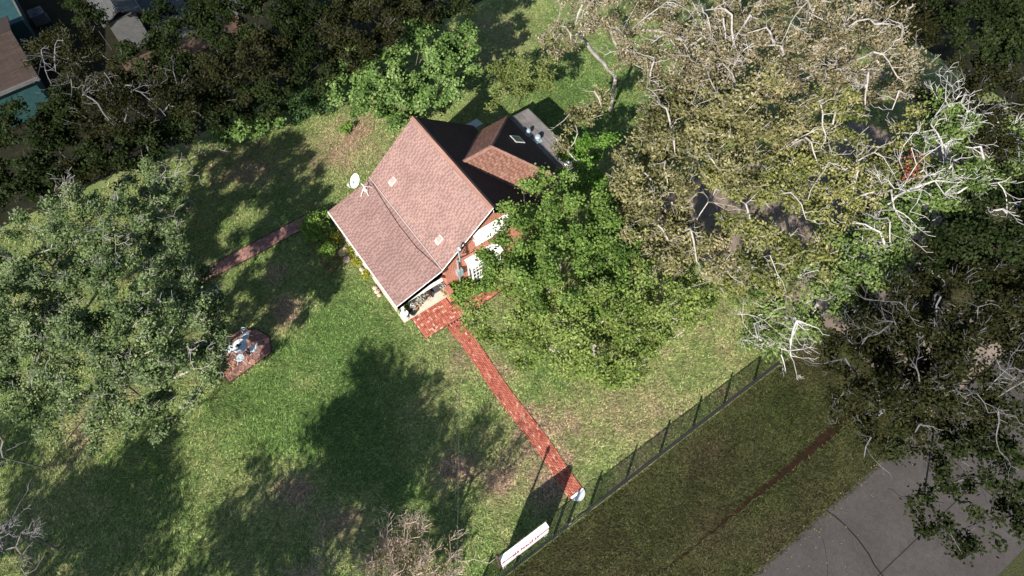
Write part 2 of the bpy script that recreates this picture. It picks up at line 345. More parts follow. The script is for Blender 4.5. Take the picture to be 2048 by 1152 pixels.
# patio with basket weave, and the side spur
pb = MB(); px0, py0, px1, py1 = 5.50, 17.74, 8.45, 19.38; cell = .205
for i in range(int((px1 - px0) / cell) + 1):
    for j in range(int((py1 - py0) / cell) + 1):
        cx = px0 + (i + .5) * cell; cy = py0 + (j + .5) * cell
        if cx > px1 or cy > py1: continue
        if cx > 8.0 and cy > 18.75: continue
        for k in (-1, 1):
            if (i + j) % 2: brick(pb, cx, cy + k * cell / 4, cell - .024, cell / 2 - .022, 0)
            else: brick(pb, cx + k * cell / 4, cy, cell / 2 - .022, cell - .024, 0)
for i in range(12):
    for r in range(6):
        cx = 8.6 + i * .205 + (.1 if r % 2 else 0); cy = 17.72 + r * .108 + .012 * i
        brick(pb, cx, cy, .18, .09, 0)
kind(pb.build('brick_patio', M['paver']), 'structure')
b = MB(); b.face([(x, y, .010) for x, y in [(5.47, 17.71), (8.5, 17.66), (11.1, 17.72), (11.1, 18.42), (8.5, 18.4), (8.4, 19.4), (5.47, 19.4)]]); kind(b.build('patio_bedding', M['joint']), 'structure')

def in_poly(x, y, poly):
    inside = np.zeros(np.shape(x), bool); j = len(poly) - 1
    for i in range(len(poly)):
        xi, yi = poly[i]; xj, yj = poly[j]
        c = ((yi > y) != (yj > y)) & (x < (xj - xi) * (y - yi) / (yj - yi + 1e-12) + xi); inside ^= c; j = i
    return inside
def clip(poly, cl):
    out_ = poly
    for i in range(len(cl)):
        a, b_ = cl[i], cl[(i + 1) % len(cl)]; inp = out_; out_ = []
        sd = lambda p_: (b_[0] - a[0]) * (p_[1] - a[1]) - (b_[1] - a[1]) * (p_[0] - a[0])
        for k in range(len(inp)):
            p_, q = inp[k - 1], inp[k]; sp, sq = sd(p_), sd(q)
            if (sp >= 0) != (sq >= 0): t_ = sp / (sp - sq); out_.append((p_[0] + (q[0] - p_[0]) * t_, p_[1] + (q[1] - p_[1]) * t_, q[2]))
            if sq >= 0: out_.append(q)
    return out_
def hexes(name, poly, R=.22, z=.02, shape=None):
    b = MB(); xs = [p[0] for p in poly]; ys = [p[1] for p in poly]; h = R * math.sqrt(3)
    i = 0; x = min(xs)
    while x < max(xs) + R:
        y = min(ys) + (h / 2 if i % 2 else 0)
        while y < max(ys) + h:
            if True:
                b.tone = random.gauss(.5, .25); top = [(x + R * .93 * math.cos(math.radians(60 * k)), y + R * .93 * math.sin(math.radians(60 * k)), z + .04 + random.uniform(-.006, .006)) for k in range(6)]
                top = clip(top, poly)
                if len(top) > 2: b.slab(top, .05)
            y += h
        x += 1.5 * R; i += 1
    kind(b.build(name, M['hex']), 'structure')
    e = MB()
    for i in range(len(poly)):
        a_, c_ = Vector(poly[i]), Vector(poly[(i + 1) % len(poly)]); d_ = (c_ - a_); l_ = d_.length; m_ = (a_ + c_) / 2; n_ = Vector((d_.y, -d_.x)).normalized() * .05; e.box(m_.x + n_.x - l_ / 2, m_.y + n_.y - .04, 0, m_.x + n_.x + l_ / 2, m_.y + n_.y + .04, .05 + .002 * i, math.atan2(d_.y, d_.x))
    e.tone = .1; kind(e.build(name + '_edging', M['brown']), 'structure')
    c = MB(); c.face([(x, y, .008) for x, y in poly]); kind(c.build(name + '_bedding', M['joint']), 'structure')
hexes('paved_walk', [(-3.9, 29.4), (4.3, 29.4), (4.3, 30.3), (-3.9, 30.3)])
HEXP = [(-5.2, 22.1), (-2.45, 22.4), (-2.1, 23.4), (-2.5, 24.3), (-3.4, 24.9), (-5.6, 24.6)]
hexes('sitting_area_paving', HEXP)
b = MB()
for k in range(90):
    x = random.gauss(-4.75, .38); y = random.gauss(22.75, .3)
    if random.random() < .35: x, y = random.uniform(-5.2, -2.3), random.uniform(22.2, 24.5)
    b.tone = random.uniform(.3, 1); a = random.uniform(0, 3.1); s = random.uniform(.05, .10)
    b.face([(x + s * math.cos(a), y + s * math.sin(a), .085), (x - s * .5 * math.sin(a), y + s * .5 * math.cos(a), .10), (x - s * math.cos(a), y - s * math.sin(a), .085), (x + s * .5 * math.sin(a), y - s * .5 * math.cos(a), .10)])
o = b.build('fallen_leaves', tonemat('dry_fallen_leaves', [(0, (.35, .13, .06)), (.6, (.50, .24, .12)), (1, (.65, .42, .28))])); kind(o, 'stuff')
# path threshold
b = MB(); b.lathe([(0, .06), (.42, .06), (.42, 0)], (0, 0, 0), 24)
for i, vv in enumerate(b.v):
    pass
b.v = [(7.17 + x * 1.0, 5.33 + min(y, .04), z + .02) for x, y, z in b.v]
tag(b.build('threshold_slab', M['white']), 'white half-round slab at the gate end of the brick path', 'slab')

# ---------------------------------------------------------------- grass blades
def blades(name, n, x0, y0, x1, y1, fn, mat, excl, L=(.11, .26), W=(.02, .036), z=0., density=None):
    x = rng.uniform(x0, x1, n); y = rng.uniform(y0, y1, n); keep = np.ones(n, bool)
    for e in excl: keep &= ~in_poly(x, y, e)
    x = x[keep]; y = y[keep]; n = len(x)
    a = rng.uniform(0, 2 * np.pi, n) ; l = rng.uniform(*L, n); w_ = rng.uniform(*W, n)
    swirl = fbm(x, y, .8, 33) * 6; a = a * .7 + swirl
    dx, dy = np.cos(a), np.sin(a); px, py = -dy, dx
    c = np.stack([x, y, np.full(n, z + .005)], 1)
    V = np.empty((n, 3, 3)); V[:, 0] = c + np.stack([px * w_, py * w_, 0 * x], 1); V[:, 1] = c - np.stack([px * w_, py * w_, 0 * x], 1)
    V[:, 2] = c + np.stack([dx * l, dy * l, rng.uniform(.03, .09, n)], 1)
    o = fast_mesh(name, V.reshape(-1, 3), 3, mat, np.clip(rng.normal(.5, .30, n) + (fbm(x, y, 2.2, 55) - .5) * .5, 0, 1))
    at = o.data.attributes.new('dry', 'FLOAT', 'FACE'); at.data.foreach_set('value', np.clip(fn(x, y) + rng.normal(0, .10, n), 0, 1).astype(np.float32))
    return kind(o, 'stuff')
rect = lambda a, b_, c, d: [(a, b_), (c, b_), (c, d), (a, d)]
EX = [rect(5.05, 19.0, 16, 28.5), rect(5.45, 17.68, 8.45, 19.4), rect(8.4, 17.62, 11.1, 18.45), [(x + .05, y) for x, y in L] + [(x - .05, y) for x, y in R], rect(-4.0, 29.35, 4.4, 30.35), HEXP, dp]
blades('lawn_grass', 330000, -19, 4.25, 30, 41, dry, grassmat('lawn_blades'), EX)
blades('back_lawn_grass', 50000, 30, 4.3, 48, 34, dry, bpy.data.materials['lawn_blades'], EX)
blades('verge_grass', 110000, 0, -2.95, 36, 4.15, vdry, grassmat('dimmed_verge_blades', .215), [[(x, y * .6 - .07) for x, y in pts], rect(25.4, -3, 32.6, 4.3)])  # verge blades: lawn blade colours with the outer dimming painted in

# scattered fallen leaves
n = 16000; x = np.concatenate([rng.uniform(20, 46, n // 2), rng.uniform(-18, 30, n // 4), rng.uniform(8, 34, n // 4)]); y = np.concatenate([rng.uniform(4.5, 34, n // 2), rng.uniform(4.5, 40, n // 4), -2.7 - rng.exponential(.5, n // 4)])
sel = (y > -2.0) | (rng.random(n) < .10); x = x[sel]; y = y[sel]; n = len(x); a = rng.uniform(0, 6.28, n); l = rng.uniform(.03, .065, n); zz = np.where(y < -2.9, .045, .07); V = np.empty((n, 4, 3))
for k, (da, f_) in enumerate(((0, 1), (1.57, .5), (3.14, 1), (4.71, .5))): V[:, k] = np.stack([x + l * f_ * np.cos(a + da), y + l * f_ * np.sin(a + da), zz + rng.uniform(-.006, .01, n)], 1)
kind(fast_mesh('leaf_litter', V.reshape(-1, 3), 4, tonemat('brown_leaf_litter', [(0, (.06, .04, .02)), (.6, (.14, .10, .055)), (1, (.24, .18, .11))]), rng.random(n)), 'stuff')

# ---------------------------------------------------------------- main house
house = thing('brick_house', 'red brick cottage with steep reddish-brown shingle roof in the middle of the yard', 'house', (11.8, 23.6, 0))
xw0, xw1, yw0, yw1 = 8.35, 15.5, 19.6, 27.5
ze = 3.25; zr = 6.3; xr = 11.8
def zroof(x): return zr - .8 * abs(x - xr)
b = MB()   # brick shell with gable
G = [(xw0, zroof(xw0) - .16), (xr, zr - .16), (xw1, zroof(xw1) - .16)]
b.face([(xw0, yw0, 0), (xw1, yw0, 0)] + [(x, yw0, z) for x, z in G[::-1]])
b.face(([(xw0, yw1, 0), (xw1, yw1, 0)] + [(x, yw1, z) for x, z in G[::-1]])[::-1])
b.face([(xw0, yw1, 0), (xw0, yw0, 0), (xw0, yw0, G[0][1]), (xw0, yw1, G[0][1])]); b.face([(xw1, yw0, 0), (xw1, yw1, 0), (xw1, yw1, G[2][1]), (xw1, yw0, G[2][1])])
wall = b.build('wall', M['brick'], house)
b = MB(); b.box(xw1 + .01, 20.3, 0, 18.0, 26.9, 2.85); b.build('rear_wing_wall', M['brick'], house)
b = MB(); b.box(18.01, 21.8, 0, 19.7, 26.9, 2.45); b.build('lean_to_wall', M['white'], house)
# roofs
y0, y1 = 19.3, 27.85
b = MB(); b.slab([(xr, y0, zr), (xr, y1, zr), (8.04, y1, 3.29), (8.04, y0, 3.29)], .14); roof = b.build('front_roof', M['shingle'], house)
b = MB(); b.slab([(8.03, y0, 3.25), (8.03, y1 - .1, 3.25), (4.85, y1 - .12, 2.42), (4.85, y0, 2.42)], .12); proof = b.build('porch_roof', M['shingle'], house)
b = MB(); b.slab([(xr, y1, zr), (xr, y0, zr), (15.95, y0, 2.98), (15.95, y1, 2.98)], .14); rroof = b.build('rear_roof', M['shaded_shingle'], house)
b = MB()  # ridge cap: bent strip
for k in range(29):
    ya = y0 - .03 + k * .297; yb = ya + .31; lift = .012
    b.face([(xr - .19, ya, zr - .152 + .03), (xr, ya, zr + .03), (xr, yb, zr + .03 + lift), (xr - .19, yb, zr - .152 + .03 + lift)][::-1])
    b.face([(xr, ya, zr + .03), (xr + .19, ya, zr - .152 + .03), (xr + .19, yb, zr - .152 + .03 + lift), (xr, yb, zr + .03 + lift)][::-1])
b.build('ridge_cap', M['ridge'], roof)
b = MB(); b.tube([(8.07, y0 - .02, 3.36), (8.07, y1 - .02, 3.36)], .019, 6); b.build('drip_edge', M['dimtrim'], roof)
b = MB()   # white rake boards
def rake(p0, p1, y, w_=.16, th=.05):
    (x0, z0), (x1, z1) = p0, p1
    b.face([(x0, y, z0), (x1, y, z1), (x1, y, z1 - w_), (x0, y, z0 - w_)][::-1] if x0 < x1 else [(x0, y, z0), (x1, y, z1), (x1, y, z1 - w_), (x0, y, z0 - w_)])
    b.slab([(x0, y, z0), (x1, y, z1), (x1, y + th, z1), (x0, y + th, z0)], w_)
for yy in (y0 - .055,): rake((xr, zr - .005), (15.95, 2.975), yy, .42); rake((8.04, 3.285), (xr, zr - .005), yy, .13); rake((4.85, 2.415), (8.03, 3.245), yy, .34)
b.build('rake_board', M['white'], house)
b = MB(); b.box(5.05, 19.44, 1.92, 8.03, 19.52, 2.2); b.build('porch_beam', M['white'], house)
b = MB(); b.box(4.79, y0, 2.26, 4.845, y1 - .12, 2.41); b.build('fascia', M['white'], house)
# wing roof (hipped)
Cw = (12.47, 23.5, 5.76); Bw = (14.55, 23.5, 5.76); Aw = (18.27, 27.2, 3.0); Ew = (18.27, 19.8, 3.0); Vn = (15.93, 27.2, 3.0); Vs = (15.93, 19.8, 3.0)
b = MB(); b.slab([Cw, Bw, Aw, Vn][::-1], .12); wn_ = b.build('wing_roof_north', M['wing_shingle'], house)
b = MB(); b.slab([Cw, Vs, Ew, Bw], .12); ws_ = b.build('wing_roof_south', M['wing_shingle'], house)
b = MB(); b.slab([Bw, Ew, Aw], .12); wh = b.build('wing_roof_hip', M['shaded_shingle'], house)
b = MB()
def cap(p, q, w_=.13, lift=.045):
    p = Vector(p); q = Vector(q); d = (q - p).normalized(); s = d.cross(Vector((0, 0, 1))).normalized(); n = s.cross(d)
    if n.z < 0: n = -n
    k = int((q - p).length / .3) + 1
    for i in range(k):
        a = p.lerp(q, i / k); c = p.lerp(q, (i + 1) / k); up_ = n * (lift + .01 * (i % 2)); dn = n * (lift - .07)
        b.face([a + up_, c + up_, c + dn + s * w_, a + dn + s * w_]); b.face([a + up_, a + dn - s * w_, c + dn - s * w_, c + up_])
cap(Cw, Bw); cap(Bw, Aw, .10); cap(Bw, Ew, .13); b.build('hip_cap', M['ridge'], ws_)
b = MB(); b.box(17.95, 21.6, 2.52, 19.95, 27.15, 2.66); fr = b.build('flat_roof', M['flatroof'], house)
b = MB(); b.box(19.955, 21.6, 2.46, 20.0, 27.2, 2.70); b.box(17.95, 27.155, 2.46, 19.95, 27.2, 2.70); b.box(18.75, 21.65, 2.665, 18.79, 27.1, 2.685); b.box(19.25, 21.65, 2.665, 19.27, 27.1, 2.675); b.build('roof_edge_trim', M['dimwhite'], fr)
# skylight, vents
def on_hip(x, y): return 3.0 + (18.27 - x) * (2.76 / 3.72)
b = MB(); sx, sy = 17.05, 24.35; sz = on_hip(sx, sy)
def tilt_box(b, x0, x1, y0_, y1_, base, h, f):
    P = [(x0, y0_, f(x0) + base), (x1, y0_, f(x1) + base), (x1, y1_, f(x1) + base), (x0, y1_, f(x0) + base)]; b.slab([(x, y, z + h) for x, y, z in P], h)
hipf = lambda x: on_hip(x, 0)
b = MB(); tilt_box(b, 16.75, 17.45, 24.05, 24.72, .0, .10, hipf); sk = b.build('skylight', M['white'], house)
b = MB(); tilt_box(b, 16.82, 17.38, 24.12, 24.65, .10, .012, hipf); b.build('skylight_glass', M['glass'], sk)
for (vx, vy) in ((8.9, 26.1), (8.88, 20.75)):
    ff = lambda x: zr - .8 * (xr - x); b = MB()
    z0 = ff(vx)
    b.slab([(vx - .24, vy - .2, ff(vx - .24) + .10), (vx + .2, vy - .2, ff(vx + .2) + .03), (vx + .2, vy + .2, ff(vx + .2) + .03), (vx - .24, vy + .2, ff(vx - .24) + .10)], .12)
    b.box(vx - .17, vy - .14, z0 - .06, vx + .10, vy + .14, z0 + .155)
    b.build('roof_vent', simple('dusty_pink_vent', (.55, .42, .37), .6, .3, .06, 5), house)
for (vx, vy, s) in ((18.62, 25.25, .15), (18.78, 24.45, .2)):
    b = MB(); b.box(vx - s * 1.2, vy - s * 1.2, 2.665, vx + s * 1.2, vy + s * 1.2, 2.70); b.lathe([(s * .6, 2.70), (s * .6, 2.98), (0, 2.98)], (vx, vy, 0), 12); b.lathe([(s, 2.94), (s, 3.04), (s * .7, 3.14), (0, 3.16)], (vx, vy, 0), 12)
    b.build('turbine_vent', M['metal'], house)
b = MB(); b.box(18.9, 21.45, 2.70, 19.3, 21.75, 3.05); b.build('chimney_box', M['white'], house)
# corrugated awning over rear door
b = MB()
for k in range(8):
    xa = 15.6 + k * .15; b.slab([(xa, 27.95, 2.55), (xa + .075, 27.95, 2.60), (xa + .075, 28.75, 2.40), (xa, 28.75, 2.35)], .03); b.slab([(xa + .075, 27.95, 2.60), (xa + .15, 27.95, 2.55), (xa + .15, 28.75, 2.35), (xa + .075, 28.75, 2.40)], .03)
b.build('door_awning', M['metal'], house)
# upper window pair under a white louvred awning
def window(x0, x1, z0, z1, y, cols, rows, nm='window'):
    b = MB(); fw = .07
    b.box(x0, y - .07, z0, x1, y - .005, z0 + fw); b.box(x0, y - .07, z1 - fw, x1, y - .005, z1); b.box(x0, y - .07, z0 + fw, x0 + fw, y - .005, z1 - fw); b.box(x1 - fw, y - .07, z0 + fw, x1, y - .005, z1 - fw)
    for i in range(1, cols): xc = x0 + (x1 - x0) * i / cols; b.box(xc - .022, y - .055, z0 + fw, xc + .022, y - .004, z1 - fw)
    for j in range(1, rows): zc = z0 + (z1 - z0) * j / rows; b.box(x0 + fw, y - .05, zc - .02, x1 - fw, y - .003, zc + .02)
    w_ = b.build(nm, M['white'], house)
    g = MB(); g.face([(x0 + fw, y - .015, z0 + fw), (x1 - fw, y - .015, z0 + fw), (x1 - fw, y - .015, z1 - fw), (x0 + fw, y - .015, z1 - fw)]); g.build('pane', M['glass'], w_); return w_
w_ = window(10.6, 12.95, 3.25, 4.5, 19.6, 8, 4, 'upper_window')
b = MB()   # sloping slatted awning
for k in range(11):
    t0 = k / 11; t1 = (k + .8) / 11; ya, yb = 19.58 - .42 * t0, 19.58 - .42 * t1; za, zb = 4.62 - .62 * t0, 4.62 - .62 * t1
    b.slab([(10.45, ya, za), (10.45, yb, zb), (13.1, yb, zb), (13.1, ya, za)], .015)
b.box(10.45, 19.15, 3.95, 10.49, 19.59, 4.02); b.box(13.06, 19.15, 3.95, 13.1, 19.59, 4.02); b.build('awning', M['white'], w_)
# bay window
bay = None; b = MB(); bx0, bx1 = 9.85, 11.95; by = 19.05
b.box(bx0, by, .0, bx1, 19.59, .55); b.box(bx0, by, 2.05, bx1, 19.59, 2.2)
for xa in (bx0, bx0 + .66, bx0 + 1.36, bx1 - .08): b.box(xa, by, .55, xa + .08, by + .08, 2.05)
for xa in (bx0, bx1 - .08): b.box(xa, 19.5, .55, xa + .08, 19.59, 2.05)
for k in range(3): zz = .9 + k * .38; b.box(bx0 + .08, by + .02, zz, bx1 - .08, by + .05, zz + .035)
for k in range(8): xa = bx0 + .28 + k * .22; b.box(xa, by + .022, .55, xa + .03, by + .048, 2.05)
b.slab([(bx0 - .12, by - .15, 2.28), (bx1 + .12, by - .15, 2.28), (bx1 + .12, 19.59, 2.5), (bx0 - .12, 19.59, 2.5)], .07)
bay = b.build('bay_window', M['white'], house)
b = MB(); b.box(bx0 + .03, by + .055, .56, bx1 - .03, by + .065, 2.04); b.box(bx0 + .03, by + .07, .56, bx0 + .04, 19.5, 2.04); b.build('pane', M['glass'], bay)
# service mast
b = MB(); b.tube([(9.17, 19.45, .9), (9.17, 19.45, 3.2), (9.2, 19.1, 3.45), (9.2, 19.1, 4.9)], .05, 8); b.tube([(9.2, 19.1, 4.9), (9.2, 18.98, 5.02), (9.2, 18.85, 4.92)], .07, 8); b.tube([(9.2, 19.1, 3.6), (9.55, 19.45, 3.75)], .018, 5); b.box(9.02, 19.3, 1.5, 9.4, 19.58, 2.1); b.build('service_mast', M['metal'], house)
b = MB(); b.tube([(9.2, 18.9, 4.8), (9.45, 19.25, 4.2), (9.6, 19.52, 3.4), (10.1, 19.55, 3.1)], .02, 5); b.build('wire', M['black'], house); b = MB(); b.tube([(9.2, 19.52, 3.1), (9.8, 19.53, 2.95), (10.4, 19.54, 2.9)], .02, 5)
b.build('wire', M['black'], house); b = MB(); b.tube([(7.98, 27.4, 3.30), (7.82, 25.5, 3.22), (7.7, 23.4, 3.19), (7.72, 21.6, 3.20), (7.98, 19.6, 3.30)], .013, 5); b.build('wire', M['black'], house)
# porch
b = MB(); b.box(5.10, 19.42, 0, xw0 - .005, 27.3, .14); b.build('porch_floor', M['cream'], house)
b = MB(); b.box(5.0, 19.42, 0, 5.095, 27.3, .15); b.build('porch_kerb', M['cream'], house)
for py in (19.62, 21.5, 23.4, 25.3, 27.2):
    b = MB(); b.box(5.15, py - .06, .145, 5.27, py + .06, 2.3); b.box(5.11, py - .1, .142, 5.31, py + .1, .3); b.build('porch_post', M['white'], house)
b = MB(); b.box(8.03, 18.95, 0, 8.34, 19.40, 1.1); b.box(8.0, 18.92, 1.1, 8.37, 19.43, 1.16); b.build('brick_pier', M['brick'], house)
b = MB(); b.box(8.30, 22.6, .145, 8.345, 23.55, 2.2); dr = b.build('front_door', M['brown'], house); b = MB(); b.tube([(8.27, 23.4, 1.1), (8.27, 23.4, 1.2)], .03, 6); b.build('handle', M['metal'], dr)

# satellite dish
dish = thing('satellite_dish', 'white oval satellite dish on tripod struts at the rear corner of the porch roof', 'satellite dish', (7.35, 27.4, 3.1))
b = MB(); nrm = Vector((-.62, -.22, .60)).normalized(); cc = Vector((7.12, 27.62, 3.85)); ua = Vector((0, 0, 1)).cross(nrm).normalized(); va = nrm.cross(ua)
prev = None
for i in range(7):
    r = i / 6; ring = [cc + ua * (.33 * r * math.cos(a)) + va * (.47 * r * math.sin(a)) + nrm * (.10 * r * r) for a in np.linspace(0, 2 * math.pi, 28, endpoint=False)]
    if prev:
        for k in range(28): k2 = (k + 1) % 28; b.face([prev[k], ring[k], ring[k2], prev[k2]] if i > 1 else [cc, ring[k], ring[k2]])
    prev = ring
b.build('reflector', M['white'], dish)
b = MB(); b.tube([cc - va * .45, cc - va * .40 + nrm * .45 + ua * .05, cc - va * .28 + nrm * .62], .022, 6); b.box(*(cc - va * .25 + nrm * .62 - Vector((.05, .05, .04))), *(cc - va * .25 + nrm * .62 + Vector((.05, .05, .07)))); b.build('feed_arm', M['white'], dish)
b = MB(); foot = Vector((7.4, 27.2, 3.1)); b.tube([cc - nrm * .03, cc - nrm * .18, foot + Vector((0, .05, .42)), foot + Vector((0, .05, 0))], .028, 6); b.tube([foot + Vector((0, .05, .4)), (7.35, 26.75, 3.08)], .016, 5); b.tube([foot + Vector((0, .05, .4)), (6.95, 27.05, 2.98)], .016, 5); b.tube([foot + Vector((0, .05, .4)), (7.85, 27.1, 3.21)], .016, 5); b.box(7.3, 27.15, 3.07, 7.5, 27.35, 3.11); b.build('mount', M['white'], dish)

# power cable and the pole it hangs from
b = MB(); A = Vector((9.2, 18.85, 4.9)); B = Vector((-4.5, -2.0, 8.0))
pts_ = []
for k in range(41):
    t_ = k / 40; p_ = A.lerp(B, t_); p_.z -= .5 * 4 * t_ * (1 - t_); pts_.append(p_)
for a_, c_ in ((0, 0),): b.tube(pts_, .010, 5)
tag(b.build('power_cable', simple('weathered_grey_cable', (.10, .10, .10), .6, .3)), 'thin grey overhead cable running from the gable mast toward the street', 'cable')

# ---------------------------------------------------------------- fence, gate, sign
fy = 4.25
fence = thing('picket_fence', 'low black metal picket fence along the front edge of the yard', 'fence', (20, fy, 0))
posts = [9.5 + 2.4 * k for k in range(-4, 16)]; posts = [p for p in posts if not 5.4 < p < 7.3] + [5.57, 7.03]; posts.sort()
for p_ in posts:
    if 25.5 < p_ < 32.5: continue
    b = MB(); b.box(p_ - .04, fy - .04, 0, p_ + .04, fy + .04, 1.42); b.lathe([(.055, 1.42), (.03, 1.50), (0, 1.52)], (p_, fy, 0), 8); b.build('post', M['black'], fence)
for a_, c_ in zip(posts[:-1], posts[1:]):
    if 5.5 < a_ < 6 or (a_ < 32.6 and c_ > 25.4): continue
    b = MB(); x = a_ + .06
    b.box(a_ + .04, fy - .02, 1.22, c_ - .04, fy + .02, 1.26); b.box(a_ + .04, fy - .02, .14, c_ - .04, fy + .02, .18)
    n_ = int((c_ - a_) / .115); 
    for k in range(1, n_): xx = a_ + (c_ - a_) * k / n_; b.box(xx - .016, fy - .016, .04, xx + .016, fy + .016, 1.219)
    b.build('fence_panel', M['black'], fence)
gate = thing('garden_gate', 'black metal gate with curved picket top at the end of the brick path', 'gate', (5.66, fy, 0))
b = MB(); a_, c_ = 5.65, 6.95
b.box(a_, fy - .02, .14, c_, fy + .02, .18); b.box(a_, fy - .022, .08, a_ + .04, fy + .022, 1.3); b.box(c_ - .04, fy - .022, .08, c_, fy + .022, 1.3); b.build('gate_frame', M['black'], gate)
b = MB(); tp = []
for k in range(0, 13):
    t_ = k / 12; xx = a_ + .02 + (c_ - a_ - .04) * t_; zt = 1.22 + .22 * math.sin(math.pi * t_); tp.append((xx, fy, zt))
    if 0 < k < 12: b.tube([(xx, fy, .18), (xx, fy, zt)], .012, 4)
b.tube(tp, .02, 6); b.build('gate_pickets', M['black'], gate)
b = MB(); b.box(a_ + .04, fy - .05, .9, a_ + .16, fy - .023, 1.0); b.build('latch', M['metal'], gate)

sign = thing('street_banner_sign', 'long white sign box on two legs with crimson lettering band, just inside the fence', 'sign', (3.25, 4.65, 0))
sx0, sx1, sy0, sy1 = 1.86, 4.62, 4.52, 4.80
b = MB(); b.box(sx0, sy0, .85, sx1, sy1, 2.42); pn = b.build('panel', M['white'], sign)
for xa in (sx0, sx1 - .16): b = MB(); b.box(xa, sy0 + .04, 0, xa + .16, sy1 - .04, .845); b.build('leg', M['white'], sign)
b = MB(); random.seed(3)
b.box(sx0, sy0 - .012, 2.10, sx0 + .75, sy0 - .002, 2.24); b.box(sx1 - .62, sy0 - .012, 2.10, sx1, sy0 - .002, 2.24)
x = sx0 + .62
while x < sx1 - .62:
    w_ = random.uniform(.07, .12); hh = random.choice((.60, .60, .45))
    b.box(x, sy0 - .014, 1.85, x + .035, sy0 - .002, 1.85 + hh)
    if random.random() < .6: b.box(x + .03, sy0 - .013, 1.85 + hh * .5, x + w_, sy0 - .002, 1.85 + hh * .5 + .08)
    if random.random() < .5: b.box(x + .03, sy0 - .013, 1.85, x + w_, sy0 - .002, 1.94)
    else: b.box(x + w_ - .025, sy0 - .013, 1.85, x + w_, sy0 - .002, 1.85 + hh * .45)
    x += w_ + random.choice((.035, .035, .12))
b.build('lettering', M['magenta'], pn)
b = MB(); b.box(sx1 + .002, sy0 + .02, 1.95, sx1 + .012, sy1, 2.42); b.build('corner_mark', M['magenta'], pn); b = MB(); b.box(sx0, sy0 - .011, 2.30, sx0 + .14, sy0 - .002, 2.40); b.build('corner_mark', M['magenta'], pn)
b = MB(); b.tube([(1.74, 4.62, 0), (1.74, 4.62, 4.1)], [.07, .055], 12); b.lathe([(.055, 4.1), (.10, 4.16), (.10, 4.3), (.05, 4.38), (0, 4.4)], (1.74, 4.62, 0), 12)
tag(b.build('slim_pole', M['brown']), 'tall dark slim pole at the left end of the white sign', 'pole')

# ---------------------------------------------------------------- wrought iron set
def make_chair():
    t_ = thing('garden_chair', '', 'chair', (0, 0, 0), 'pale wrought iron chairs around the garden table')
    b = MB()
    for rr in (.225, .15, .075):
        pts_ = [(rr * math.cos(a), rr * math.sin(a), .45) for a in np.linspace(0, 2 * math.pi, 17)]; b.tube(pts_, .014 if rr > .2 else .010, 5, False)
    for k in range(8): a = k * math.pi / 4; b.tube([(.07 * math.cos(a), .07 * math.sin(a), .45), (.22 * math.cos(a), .22 * math.sin(a), .45)], .009, 4)
    b.lathe([(.205, .444), (0, .444)], (0, 0, 0), 16); b.build('seat', M['wiron'], t_)
    for sx in (-1, 1):
        for sy in (-1, 1): b = MB(); b.tube([(sx * .16, sy * .16, .44), (sx * .19, sy * .19, .2), (sx * .27, sy * .27, .01)], .016, 5); b.build('leg', M['wiron'], t_)
    b = MB(); b.tube([(-.17, .17, .45), (-.21, .27, .75), (-.12, .31, .93), (0, .33, .98), (.12, .31, .93), (.21, .27, .75), (.17, .17, .45)], .016, 6)
    for xa in (-.08, 0, .08): b.tube([(xa, .2, .46), (xa * 1.2, .28, .8), (xa * .6, .32, .95)], .009, 4)
    b.tube([(.07 * math.cos(a), .29, .72 + .07 * math.sin(a)) for a in np.linspace(0, 2 * math.pi, 11)], .009, 4, False); b.build('backrest', M['wiron'], t_)
    return t_
ch0 = make_chair()
tcx, tcy = -3.68, 23.38
for i, (x, y, lab) in enumerate([(-3.12, 22.95, 'pale wrought iron chair on the open paving side of the garden table'), (-4.02, 22.85, 'pale wrought iron chair beside the patch of fallen leaves'),
                                 (-4.3, 23.75, 'pale wrought iron chair half under the oak foliage, left of the garden table'), (-3.2, 23.98, 'pale wrought iron chair on the house side of the garden table')]):
    o = ch0 if i == 0 else copy_tree(ch0)
    o.location = (x, y, .06); o.rotation_euler.z = math.atan2(y - tcy, x - tcx) - math.pi / 2; o['label'] = lab
tb = thing('garden_table', 'round pale blue-white wrought iron table on the hexagon paving', 'table', (tcx, tcy, .06))
def lp(b): b.v = [(x + tcx, y + tcy, z + .06) for x, y, z in b.v]; return b
b = MB(); b.lathe([(0, .735), (.42, .735), (.43, .72), (.42, .71), (0, .71)], (0, 0, 0), 28)
b.tube([(.435 * math.cos(a), .435 * math.sin(a), .74) for a in np.linspace(0, 2 * math.pi, 25)], .018, 6, False); b.tube([(.28 * math.cos(a), .28 * math.sin(a), .74) for a in np.linspace(0, 2 * math.pi, 25)], .010, 5, False); lp(b).build('tabletop', M['wiron'], tb)
for k in range(4):
    a = math.pi / 4 + k * math.pi / 2; b = MB(); b.tube([(.1 * math.cos(a), .1 * math.sin(a), .70), (.06 * math.cos(a), .06 * math.sin(a), .4), (.30 * math.cos(a), .30 * math.sin(a), .01)], .018, 6); lp(b).build('leg', M['wiron'], tb)
b = MB(); b.lathe([(.05, 0), (.09, .05), (.10, .12), (.07, .20), (.0, .20)], (tcx - .08, tcy + .02, .80), 14); b.box(tcx - .04, tcy - .03, .88, tcx + .12, tcy + .01, .93)
tag(b.build('lantern', M['black']), 'small black lantern in the middle of the garden table', 'lantern')
b = MB(); b.lathe([(.0, .0), (.13, .0), (.17, .14), (.18, .15), (.15, .15), (.0, .12)], (tcx - .28, tcy - .12, .80), 16); tag(b.build('flower_bowl', M['white']), 'white bowl near the left rim of the garden table', 'bowl')

